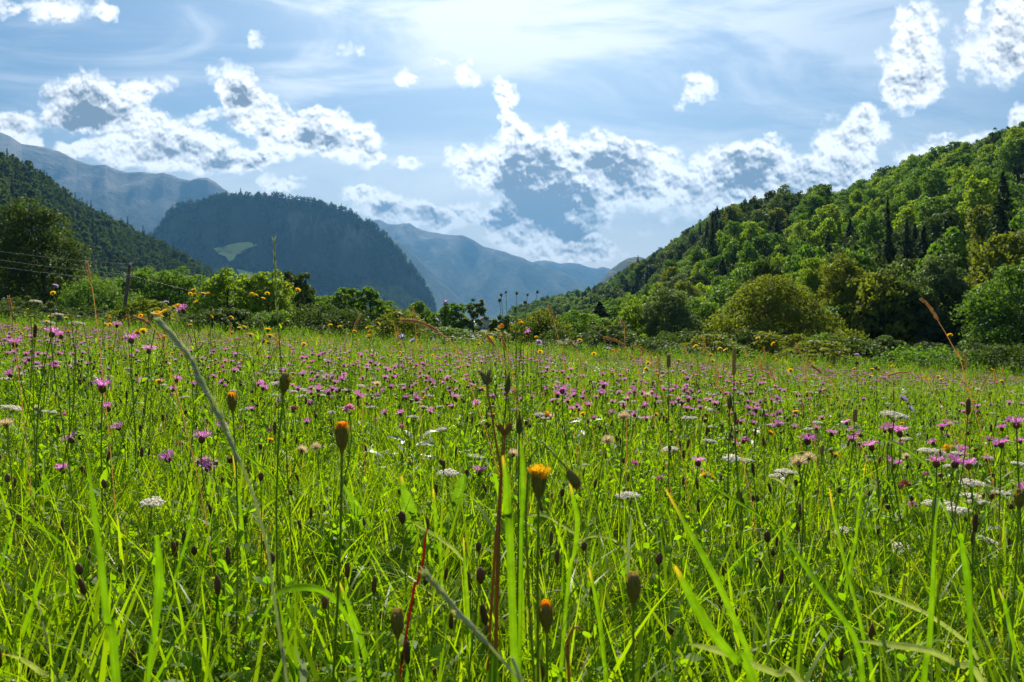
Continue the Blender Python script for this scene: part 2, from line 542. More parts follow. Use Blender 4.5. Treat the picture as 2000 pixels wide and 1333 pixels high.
# ------------------------------------------------------------------ materials
def leaf_mat(name, a, b, trans=0.45, rough=0.42, spec=0.5, tcol=None, objvar=0.35, noise=0.0, tip=None, ribs=0.0):
    """thin living matter: reflects like a leaf and lets light through. a..b: the range of colours between individual leaves"""
    m = bpy.data.materials.new(name)
    m.use_nodes = True
    m.node_tree.nodes.clear()
    k = NT(m.node_tree)
    at = k.new('ShaderNodeAttribute', attribute_name='rnd')
    oi = k.new('ShaderNodeObjectInfo')
    f = k.m('ADD', k.m('MULTIPLY', at.outputs['Fac'], 1 - objvar), k.m('MULTIPLY', oi.outputs['Random'], objvar))
    col = k.mix(f, a, b)
    if tip is not None:   # a few withered leaves
        r2 = k.m('FRACT', k.m('MULTIPLY', at.outputs['Fac'], 37.3))
        col = k.mix(k.m('MULTIPLY', k.m('GREATER_THAN', r2, 1 - tip[1]), 0.85), col, tip[0])
    if noise:
        g = k.new('ShaderNodeNewGeometry')
        nn = k.noise(g.outputs['Position'], noise, 3)
        col = k.mix(1.0, col, k.ss(nn.outputs['Fac'], 0.3, 0.7, 0.6, 1.35), 'MULTIPLY')
    hgt = None
    if ribs:    # parallel ribs or branching veins, and blotches where the leaf ages
        ac = k.new('ShaderNodeAttribute', attribute_name='across').outputs['Fac']
        al = k.new('ShaderNodeAttribute', attribute_name='along').outputs['Fac']
        g = k.new('ShaderNodeNewGeometry')
        if ribs > 1:
            ph = k.m('ADD', k.m('MULTIPLY', al, 60.0), k.m('MULTIPLY', k.m('ABSOLUTE', ac), -16.0))
            ln = k.m('POWER', k.m('ABSOLUTE', k.m('SINE', ph)), 10.0)
        else:
            ln = k.m('POWER', k.m('ABSOLUTE', k.m('SINE', k.m('MULTIPLY', ac, 14.0))), 3.0)
        mid = k.ss(k.m('ABSOLUTE', ac), 0.10, 0.03)
        ln = k.m('MAXIMUM', ln, mid)
        nn = k.noise(g.outputs['Position'], 60.0, 4, 0.6)
        col = k.mix(k.m('MULTIPLY', ln, 0.35), col, tuple(min(1, c * 1.9 + .01) for c in b))
        col = k.mix(k.ss(nn.outputs['Fac'], 0.30, 0.72, 0, 0.55), col, tuple(c * 0.5 for c in a))
        age = k.m('MULTIPLY', k.ss(al, 0.12, 0.0), k.ss(at.outputs['Fac'], 0.5, 0.7))
        col = k.mix(age, col, (0.45, 0.30, 0.05))
        hgt = k.m('ADD', ln, nn.outputs['Fac'])
    bs = k.new('ShaderNodeBsdfPrincipled')
    k.put(bs.inputs['Base Color'], col)
    bs.inputs['Roughness'].default_value = rough
    bs.inputs['Specular IOR Level'].default_value = spec
    if hgt is not None:
        bp = k.new('ShaderNodeBump')
        bp.inputs['Strength'].default_value = 0.5
        bp.inputs['Distance'].default_value = 0.0006
        k.put(bp.inputs['Height'], hgt)
        k.l.new(bp.outputs[0], bs.inputs['Normal'])
    out = k.new('ShaderNodeOutputMaterial')
    if trans > 0:
        tr = k.new('ShaderNodeBsdfTranslucent')
        tc = k.mix(1.0, col, (tcol or (1.5, 1.55, 0.6)), 'MULTIPLY')
        k.put(tr.inputs[0], tc)
        mx = k.new('ShaderNodeMixShader')
        mx.inputs[0].default_value = trans
        k.l.new(bs.outputs[0], mx.inputs[1])
        k.l.new(tr.outputs[0], mx.inputs[2])
        k.l.new(mx.outputs[0], out.inputs[0])
    else:
        k.l.new(bs.outputs[0], out.inputs[0])
    return m


def solid_mat(name, a, b=None, scale=4.0, rough=0.8, stretch=(1, 1, 1), bump=0.0, spec=0.3, obj=True):
    m = bpy.data.materials.new(name)
    m.use_nodes = True
    m.node_tree.nodes.clear()
    k = NT(m.node_tree)
    tc = k.new('ShaderNodeTexCoord')
    v = k.mapping(tc.outputs['Object'], sc=stretch)
    n = k.noise(v, scale, 6, 0.6)
    col = k.mix(k.ss(n.outputs['Fac'], 0.3, 0.7), a, b or tuple(c * 0.6 for c in a))
    bs = k.new('ShaderNodeBsdfPrincipled')
    k.put(bs.inputs['Base Color'], col)
    bs.inputs['Roughness'].default_value = rough
    bs.inputs['Specular IOR Level'].default_value = spec
    if bump:
        bp = k.new('ShaderNodeBump')
        bp.inputs['Strength'].default_value = 0.6
        bp.inputs['Distance'].default_value = bump
        k.put(bp.inputs['Height'], n.outputs['Fac'])
        k.l.new(bp.outputs[0], bs.inputs['Normal'])
    out = k.new('ShaderNodeOutputMaterial')
    k.l.new(bs.outputs[0], out.inputs[0])
    return m

# ------------------------------------------------------------------ the land
def ground_z(x, y):
    x = np.asarray(x, float); y = np.asarray(y, float)
    zx = -0.056 * 38 * np.tanh(x / 38.0)
    zy = -(0.04 * np.clip(y, -30, 25) + 0.02 * np.clip(y - 25, 0, 1100))
    r = np.hypot(x, y)
    small = (fbm(x * 0.5, y * 0.5, 3, 5) - 0.5) * 0.05 * np.clip(1 - r / 60, 0, 1)
    big = (fbm(x / 90, y / 90, 3, 9) - 0.5) * 5.0 * np.clip((r - 40) / 300, 0, 1)
    return zx + zy + small + big


def terrain_mat(name, kind):
    m = bpy.data.materials.new(name)
    m.use_nodes = True
    m.node_tree.nodes.clear()
    k = NT(m.node_tree)
    g = k.new('ShaderNodeNewGeometry')
    pos = g.outputs['Position']
    bs = k.new('ShaderNodeBsdfPrincipled')
    bs.inputs['Roughness'].default_value = 0.9
    bs.inputs['Specular IOR Level'].default_value = 0.1
    if kind == 'meadow':
        n = k.noise(pos, 6.0, 6, 0.65)
        n2 = k.noise(pos, 0.02, 4, 0.6)
        c = k.mix(k.ss(n.outputs['Fac'], 0.35, 0.65), (0.030, 0.045, 0.010), (0.055, 0.075, 0.016))
        far = k.mix(k.ss(n2.outputs['Fac'], 0.4, 0.6), (0.050, 0.085, 0.022), (0.085, 0.12, 0.03))
        ln = k.v('LENGTH', pos)
        c = k.mix(k.ss(ln, 30, 90), c, far)
    elif kind == 'wood':      # floor of the woods between the crowns
        n = k.noise(pos, 0.25, 6, 0.65)
        c = k.mix(k.ss(n.outputs['Fac'], 0.35, 0.65), (0.012, 0.02, 0.007), (0.035, 0.05, 0.015))
    elif kind == 'cliff':     # wooded rock, streaked down the fall line
        v = k.mapping(pos, sc=(1, 1, 0.35))
        n = k.noise(v, 0.012, 9, 0.66)
        n2 = k.noise(k.mapping(pos, sc=(1, 1, 0.22)), 0.03, 7, 0.62)
        c = k.mix(k.ss(n.outputs['Fac'], 0.40, 0.62), (0.022, 0.034, 0.016), (0.05, 0.066, 0.03))
        nz = k.new('ShaderNodeSeparateXYZ'); k.put(nz.inputs[0], g.outputs['Normal'])
        steep = k.ss(nz.outputs[2], 0.50, 0.20)
        rock = k.m('MULTIPLY', k.ss(n2.outputs['Fac'], 0.44, 0.60), steep)
        c = k.mix(rock, c, (0.34, 0.31, 0.27))
        bp = k.new('ShaderNodeBump'); bp.inputs['Distance'].default_value = 18; bp.inputs['Strength'].default_value = 1
        k.put(bp.inputs['Height'], n2.outputs['Fac']); k.l.new(bp.outputs[0], bs.inputs['Normal'])
    elif kind == 'alp':       # high ridges: woods below, rock and turf above
        n = k.noise(pos, 0.004, 9, 0.68)
        n2 = k.noise(pos, 0.02, 6, 0.6)
        c = k.mix(k.ss(n2.outputs['Fac'], 0.35, 0.65), (0.022, 0.034, 0.018), (0.05, 0.065, 0.03))
        sp = k.new('ShaderNodeSeparateXYZ'); k.put(sp.inputs[0], pos)
        hi = k.m('ADD', k.ss(sp.outputs[2], 350, 1100, 0, 1.0, 'LINEAR'), k.m('MULTIPLY_ADD', n.outputs['Fac'], 1.2, -0.75))
        c = k.mix(k.ss(hi, 0.2, 0.75), c, (0.22, 0.21, 0.20))
        bp = k.new('ShaderNodeBump'); bp.inputs['Distance'].default_value = 60; bp.inputs['Strength'].default_value = 1
        k.put(bp.inputs['Height'], n.outputs['Fac']); k.l.new(bp.outputs[0], bs.inputs['Normal'])
    elif kind == 'pasture':
        n = k.noise(pos, 0.03, 4, 0.6)
        c = k.mix(k.ss(n.outputs['Fac'], 0.35, 0.62), (0.38, 0.50, 0.12), (0.55, 0.50, 0.22))
    k.put(bs.inputs['Base Color'], c)
    out = k.new('ShaderNodeOutputMaterial')
    k.l.new(bs.outputs[0], out.inputs[0])
    return m


M_MEADOW = terrain_mat("meadow_soil", 'meadow')
M_WOOD = terrain_mat("woodland_floor", 'wood')
M_CLIFF = terrain_mat("wooded_rock", 'cliff')
M_ALP = terrain_mat("high_ridge", 'alp')
M_PAST = terrain_mat("pasture_turf", 'pasture')


def grid_faces(a, b):
    i = np.arange(a - 1)[:, None] * b
    j = np.arange(b - 1)[None]
    return np.stack([i + j, i + j + 1, i + b + j + 1, i + b + j], -1).reshape(-1, 4)


def build_ground():
    r = np.concatenate([[0], np.geomspace(0.25, 60, 90), np.geomspace(66, 13000, 60)])
    th = np.linspace(0, 2 * np.pi, 241)
    R, T = np.meshgrid(r, th, indexing='ij')
    X, Y = R * np.sin(T), R * np.cos(T)
    V = np.stack([X, Y, ground_z(X, Y)], -1).reshape(-1, 3)
    o = link("ground", make_mesh("ground", V, [grid_faces(len(r), len(th))[:, ::-1]], [M_MEADOW], smooth=True))
    tag(o, "grassy valley floor under the flower meadow", kind='structure')


build_ground()


def interp(prof, u):
    p = np.array(prof, float)
    return np.interp(u, p[:, 0], p[:, 1])


class Hill:
    """a ridge: crest row by column, crest distance by column, and a slope towards and away from the viewer"""
    def __init__(s, name, crest, dist, foot, back, base, shape, mat, cols, rows, rough, label, seed, rscale, tree=0.0):
        s.crest, s.dist, s.foot, s.back, s.base, s.shape, s.seed, s.rough, s.rs, s.tree = crest, dist, foot, back, base, shape, seed, rough, rscale, tree
        u0, u1 = crest[0][0], crest[-1][0]
        U, S = np.meshgrid(np.linspace(u0, u1, cols), np.linspace(-1, 1, rows), indexing='ij')
        V = s.at(U, S).reshape(-1, 3)
        o = link(name, make_mesh(name, V, [grid_faces(cols, rows)], [mat], smooth=True))
        tag(o, label, kind='structure')
        s.obj = o

    def at(s, U, S):
        D = interp(s.dist, U)
        ft = interp(s.foot, U)
        Hc = EYE + D * (HY - interp(s.crest, U)) / F - s.tree
        d = np.where(S < 0, D + S * (D - ft), D + S * s.back)
        x = d * (U - CX) / F
        b = ground_z(x, d) - 3 if s.base is None else np.full_like(d, s.base)
        sh = interp(s.shape, np.abs(S))
        z = b + (Hc - b) * sh
        fade = np.clip(np.abs(S) * 6, 0.12, 1) * np.clip((1 - np.abs(S)) * 5, 0, 1)
        n = fbm(x / s.rs, d / s.rs * 0.6, 5, s.seed) - 0.5
        ridged = 1 - 2 * np.abs(fbm(x / s.rs * 1.7 + 9, d / s.rs * 0.35, 4, s.seed + 3) - 0.5) * 2
        fine = fbm(x / s.rs * 6, d / s.rs * 2.4, 4, s.seed + 7) - 0.5
        z = z + fade * s.rough * (n * 1.1 + (ridged - 0.6) * 0.8 + fine * 0.30)
        return np.stack([x, d, z], -1)


EDGE = lambda n, lo=-1: None
# far blue ridges
ridge_centre = Hill("mountain_ridge", [(560,470),(640,455),(700,432),(722,430),(740,427),(758,436),(778,438),(800,435),(815,445),(835,451),(862,456),(880,458),(905,457),(925,466),(945,480),(965,487),(985,491),(1005,498),(1030,508),(1060,519),(1090,528),(1130,545),(1180,566),(1240,590),(1320,612)],
    [(560,8600),(1320,8600)], [(560,6200),(1320,6600)], 2200, -60, [(0,1),(.08,.90),(.3,.62),(.7,.22),(1,0)], M_ALP, 420, 90, 190,
    "long blue jagged mountain ridge in the centre distance", 21, 900)
ridge_far = Hill("mountain_ridge", [(900,500),(980,505),(1040,510),(1062,507),(1080,510),(1095,514),(1110,512),(1130,513),(1150,521),(1165,524),(1178,520),(1190,524),(1205,534),(1260,560),(1340,600)],
    [(900,11000),(1340,11000)], [(900,9000),(1340,9000)], 1500, -60, [(0,1),(.1,.9),(.4,.55),(1,0)], M_ALP, 260, 50, 140,
    "palest farthest blue peaks above the valley gap", 33, 900)
ridge_spur = Hill("mountain_ridge", [(640,440),(700,446),(740,452),(780,470),(820,505),(860,548),(900,585),(950,618)],
    [(640,5900),(950,6600)], [(640,4600),(950,5400)], 1200, -60, [(0,1),(.1,.9),(.4,.55),(1,0)], M_ALP, 260, 60, 110,
    "blue spur falling behind the dome shaped mountain", 35, 700)
ridge_left = Hill("mountain_ridge", [(-420,210),(-300,195),(-200,205),(-100,222),(0,257),(20,266),(42,281),(62,284),(90,288),(112,295),(130,301),(150,312),(180,320),(205,321),(228,331),(250,335),(275,334),(300,338),(320,337),(335,340),(352,347),(372,349),(388,345),(405,344),(420,351),(435,363),(450,372),(470,379),(495,384),(540,402),(600,440),(680,500),(760,570)],
    [(-420,5200),(760,6000)], [(-420,3400),(760,4200)], 1500, -60, [(0,1),(.06,.93),(.3,.66),(.7,.25),(1,0)], M_ALP, 520, 110, 170,
    "tall blue mountain ridge falling from the top of the left side", 41, 800)
hill_right_far = Hill("wooded_hill", [(1120,600),(1150,570),(1180,541),(1195,524),(1210,513),(1225,505),(1240,501),(1255,502),(1270,506),(1300,520),(1380,560),(1460,600)],
    [(1120,3200),(1460,3200)], [(1120,2500),(1460,2500)], 700, -40, [(0,1),(.2,.85),(.5,.5),(1,0)], M_CLIFF, 150, 50, 50,
    "dark blue round hill peeping over the wooded slope", 51, 300)
# the dome shaped mountain
dome = Hill("dome_mountain", [(60,530),(160,500),(240,478),(285,462),(305,450),(320,430),(332,415),(345,406),(370,396),(400,389),(440,383),(480,381),(520,382),(560,385),(600,391),(640,399),(680,411),(715,430),(740,447),(765,472),(790,502),(808,524),(822,542),(836,565),(846,588),(853,612),(857,640)],
    [(60,2500),(857,2500)], [(60,1500),(400,1450),(857,2100)], 700, -30, [(0,1),(.04,.94),(.10,.72),(.18,.50),(.26,.42),(.45,.30),(.7,.13),(1,0)], M_CLIFF, 420, 130, 62,
    "dark dome shaped mountain with cliffs and forest apron", 61, 260)
# left wooded hill
hill_left = Hill("wooded_hill", [(-420,190),(-200,235),(0,336),(50,354),(100,380),(150,420),(200,446),(250,472),(320,503),(380,530),(430,562),(480,597),(530,625),(600,640)],
    [(-420,560),(0,640),(430,900),(600,1000)], [(-420,160),(0,230),(430,500),(600,700)], 300, None, [(0,1),(.2,.88),(.6,.45),(1,0)], M_WOOD, 200, 80, 14,
    "steep dark wooded hillside on the left", 71, 60)
# right wooded hill
RC = [(1000,622),(1060,605),(1120,592),(1180,574),(1240,541),(1290,514),(1340,486),(1400,452),(1450,440),(1500,430),(1560,428),(1600,424),(1640,432),(1680,420),(1740,395),(1780,372),(1850,345),(1930,325),(2000,300),(2100,262),(2300,215),(2500,190)]
RD = [(1000,760),(1180,700),(1300,600),(1400,470),(1500,400),(1600,360),(1750,320),(2000,330),(2500,330)]
RF = [(1000,420),(1100,260),(1200,160),(1300,110),(1400,85),(1500,70),(1700,58),(2000,52),(2500,48)]
hill_right = Hill("wooded_hill", RC, RD, RF, 200, None, [(0,1),(.1,.955),(.3,.80),(.6,.47),(.85,.16),(1,0)], M_WOOD, 240, 110, 9,
    "green wooded hillside rising to the right", 81, 45)

# pasture clearings on the dome's apron (thin turf sheets lying on the slope)
def clearing(U0, outline, label, lift=12.0):
    """outline: polygon in (column, slope position)"""
    pts = np.array(outline, float)
    c = pts.mean(0)
    rings = [pts, c + (pts - c) * .66, c + (pts - c) * .33]
    V = np.concatenate([dome.at(r[:, 0], r[:, 1]) for r in rings] + [dome.at(c[:1], c[1:2])])
    V[:, 2] += lift
    n = len(pts)
    q = []
    for r in range(2):
        for i in range(n):
            j = (i + 1) % n
            q.append((r * n + i, r * n + j, (r + 1) * n + j, (r + 1) * n + i))
    t = [(2 * n + i, 2 * n + (i + 1) % n, 3 * n) for i in range(n)]
    o = link("pasture", make_mesh("pasture", V, [np.array(q), np.array(t)], [M_PAST], smooth=True))
    tag(o, label, kind='structure')
    return pts


def in_poly(px, py, poly):
    inside = np.zeros(len(px), bool)
    j = len(poly) - 1
    for i in range(len(poly)):
        xi, yi = poly[i]; xj, yj = poly[j]
        c = ((yi > py) != (yj > py)) & (px < (xj - xi) * (py - yi) / (yj - yi + 1e-12) + xi)
        inside ^= c
        j = i
    return inside


def project(V):
    return CX + F * V[..., 0] / V[..., 1], HY - F * (V[..., 2] - EYE) / V[..., 1]


def slope_for_row(H, u, row):
    S = np.linspace(-1, 0, 400)
    V = H.at(np.full(400, float(u)), S)
    _, r = project(V)
    return float(np.interp(-row, -r[::1], S)) if r[0] > r[-1] else -0.5


clear_px = [[(417,492),(432,490),(448,485),(468,481),(486,480),(504,486),(488,491),(470,497),(463,503),(456,515),(448,518),(440,508),(428,504)],
            [(462,533),(476,536),(494,540),(492,556),(488,575),(474,560)]]
CLEAR = []
for poly, lab in zip(clear_px, ("pale green hillside clearing below the dome mountain", "small lower green clearing above the yellow green tree")):
    CLEAR.append(clearing(0, [(u, slope_for_row(dome, u, r)) for u, r in poly], lab))


# ------------------------------------------------------------------ trees
def G(v): return tuple(v)
M_BARK = solid_mat("bark", (0.07, 0.055, 0.04), (0.025, 0.02, 0.015), 6, stretch=(1, 1, 0.2), bump=0.02)
M_TLIME = leaf_mat("foliage_lime", (0.13, 0.21, 0.014), (0.20, 0.27, 0.020), 0.55, 0.6, 0.18)
M_TMID = leaf_mat("foliage_mid", (0.060, 0.130, 0.018), (0.120, 0.200, 0.026), 0.50, 0.6, 0.18)
M_TDARK = leaf_mat("foliage_dark", (0.035, 0.065, 0.014), (0.065, 0.10, 0.02), 0.42, 0.6, 0.15)
M_TOLIVE = leaf_mat("foliage_olive", (0.10, 0.13, 0.014), (0.15, 0.17, 0.018), 0.50, 0.6, 0.15)
M_TBLUE = leaf_mat("foliage_grey_green", (0.075, 0.12, 0.04), (0.12, 0.17, 0.06), 0.42, 0.6, 0.2)
M_TSPRUCE = leaf_mat("needles", (0.022, 0.046, 0.014), (0.045, 0.076, 0.026), 0.30, 0.7, 0.1)
M_TFAR = leaf_mat("far_foliage", (0.035, 0.065, 0.016), (0.10, 0.14, 0.032), 0.42, 0.8, 0.1, objvar=0.75)


def leaf_cloud(mb, c, nrm, size, mat=0, jit=0.9, asp=0.6):
    """leaf sized faces at points c, facing roughly nrm"""
    n = len(c)
    v = nrm + rng.normal(0, jit, (n, 3))
    v /= np.linalg.norm(v, axis=1, keepdims=True) + 1e-9
    h = rng.normal(0, 1, (n, 3))
    a = np.cross(v, h); a /= np.linalg.norm(a, axis=1, keepdims=True) + 1e-9
    b = np.cross(v, a)
    s = (size * rng.uniform(.6, 1.35, n))[:, None]
    V = np.stack([c - a * s, c - b * s * asp + v * s * .15, c + a * s, c + b * s * asp + v * s * .15], 1)
    q = np.arange(n)[:, None] * 4 + np.arange(4)[None]
    mb.add(V.reshape(-1, 3), q, mat=mat, rnd=np.repeat(rng.random(n), 4))


def tree_meshes(name, h, r, mat, leaves=6000, leaf=0.3, lobes=40, low=0.18, style='round', trunk_r=None, gap=0.0):
    """returns (trunk mesh, crown mesh) of a tree h metres tall and r wide"""
    tr = trunk_r or h * 0.022
    tm, cm = MB(), MB()
    lean = rng.normal(0, h * 0.02, 2)
    top = np.array([lean[0], lean[1], h * 0.82])
    pts = bez((0, 0, -0.3), (lean[0] * -.5, lean[1] * .5, h * .4), top, 7)
    tube(tm, pts, np.linspace(tr * 1.3, tr * .25, 7), 8)
    L, R_, W = [], [], []
    skew = rng.normal(0, .16, 2) * r
    for i in range(lobes):
        f = (i + 0.5) / lobes
        z = low + (1 - low) * f ** 0.9
        if style == 'round':
            env = np.sin(np.pi * (0.13 + 0.83 * (z - low) / (1 - low)) ** 0.8) ** 0.62
        elif style == 'tall':
            env = (1 - ((z - low) / (1 - low)) ** 2.2) ** 0.7 * 0.85 + 0.12
        elif style == 'bush':
            env = (1 - f ** 2.0) ** 0.55
        elif style == 'poplar':
            env = np.sin(np.pi * (0.12 + 0.82 * f)) ** 0.5
        th = i * 2.399963 + rng.normal(0, .3)
        rr = r * env * rng.uniform(0.45, 0.98)
        c = np.array([rr * np.cos(th) + skew[0] * z, rr * np.sin(th) + skew[1] * z, z * h * rng.uniform(.86, 1.0)])
        lr = r * rng.uniform(.16, .42) * (0.55 + 0.45 * env)
        L.append(c); R_.append(lr); W.append(lr ** 2)
        if i % 3 == 0 and style != 'bush':
            k = rng.uniform(.25, .6)
            s0 = pts[int(np.clip(z * 7 * .72, 1, 5))]
            tube(tm, bez(s0, (s0 + c) / 2 + (0, 0, -h * .02), c, 5), np.linspace(tr * .45, tr * .08, 5), 5)
    L, R_, W = np.array(L), np.array(R_), np.array(W)
    if style == 'bush':
        for i in range(7):
            e = L[rng.integers(len(L))]
            tube(tm, bez((rng.normal(0, .1 * r), rng.normal(0, .1 * r), -.2), e * (.5, .5, .6), e, 5), np.linspace(tr, tr * .2, 5), 5)
    k = rng.choice(len(L), leaves, p=W / W.sum())
    d = rng.normal(0, 1, (leaves, 3)); d /= np.linalg.norm(d, axis=1, keepdims=True)
    d[:, 2] = np.where((d[:, 2] < -.2) & (rng.random(leaves) < .6), -d[:, 2], d[:, 2])
    rad = rng.uniform(.35, 1.0, leaves) ** .5 * (1 + .25 * (rng.random(leaves) < .12))
    c = L[k] + d * (R_[k] * rad)[:, None] * np.array([1, 1, .78])
    if gap:
        keep = fbm(c[:, 0] / r * 4 + c[:, 1] / r * 2, c[:, 2] / r * 4, 3, 3) > gap
        c, d = c[keep], d[keep]
    c = c[c[:, 2] > (0.02 * h if style == 'bush' else low * h * .6)] if False else c
    ok = c[:, 2] > (0.0 if style == 'bush' else low * h * .55)
    leaf_cloud(cm, c[ok], d[ok], leaf)
    return tm.mesh(name + "_trunk", [M_BARK], True), cm.mesh(name + "_crown", [mat])


def spruce_meshes(name, h, r, mat, whorls=26, leaf=0.35):
    tm, cm = MB(), MB()
    tube(tm, [(0, 0, -.3), (0, 0, h * .5), (0, 0, h * .985)], [h * .016, h * .01, h * .002], 7)
    C, N = [], []
    for w in range(whorls):
        f = w / (whorls - 1)
        z = h * (0.06 + 0.93 * f)
        R = r * (1 - f) ** 0.85 * rng.uniform(.85, 1.1) + 0.02 * r
        nb = int(5 + 5 * (1 - f))
        for b in range(nb):
            th = rng.uniform(0, 2 * np.pi)
            n = max(4, int(34 * (1 - f) + 6))
            t = rng.random(n) ** .7
            rr = R * t * rng.uniform(.75, 1.12)
            zz = z - R * .50 * t + R * .16 * t ** 3
            C.append(np.stack([rr * np.cos(th) + rng.normal(0, .06 * r * (1 - f) + .02, n), rr * np.sin(th) + rng.normal(0, .06 * r * (1 - f) + .02, n), zz + rng.normal(0, .01 * h, n)], 1))
            N.append(np.tile([np.cos(th) * .4, np.sin(th) * .4, .9], (n, 1)))
        if w % 3 == 0:
            th = rng.uniform(0, 6.28)
            tube(tm, [(0, 0, z), (R * .8 * np.cos(th), R * .8 * np.sin(th), z - R * .3)], [h * .003, h * .001], 4)
    leaf_cloud(cm, np.concatenate(C), np.concatenate(N), leaf, jit=.5, asp=.35)
    return tm.mesh(name + "_trunk", [M_BARK], True), cm.mesh(name + "_crown", [mat])


def place_tree(kind, meshes, loc, rz, sc, label, cat, group=None):
    root = empty(kind, loc)
    root.rotation_euler = (0, 0, rz)
    root.scale = (sc[0], sc[0], sc[1]) if isinstance(sc, tuple) else (sc, sc, sc)
    tag(root, label, cat, group)
    link("trunk", meshes[0], root)
    link("crown", meshes[1], root)
    return root

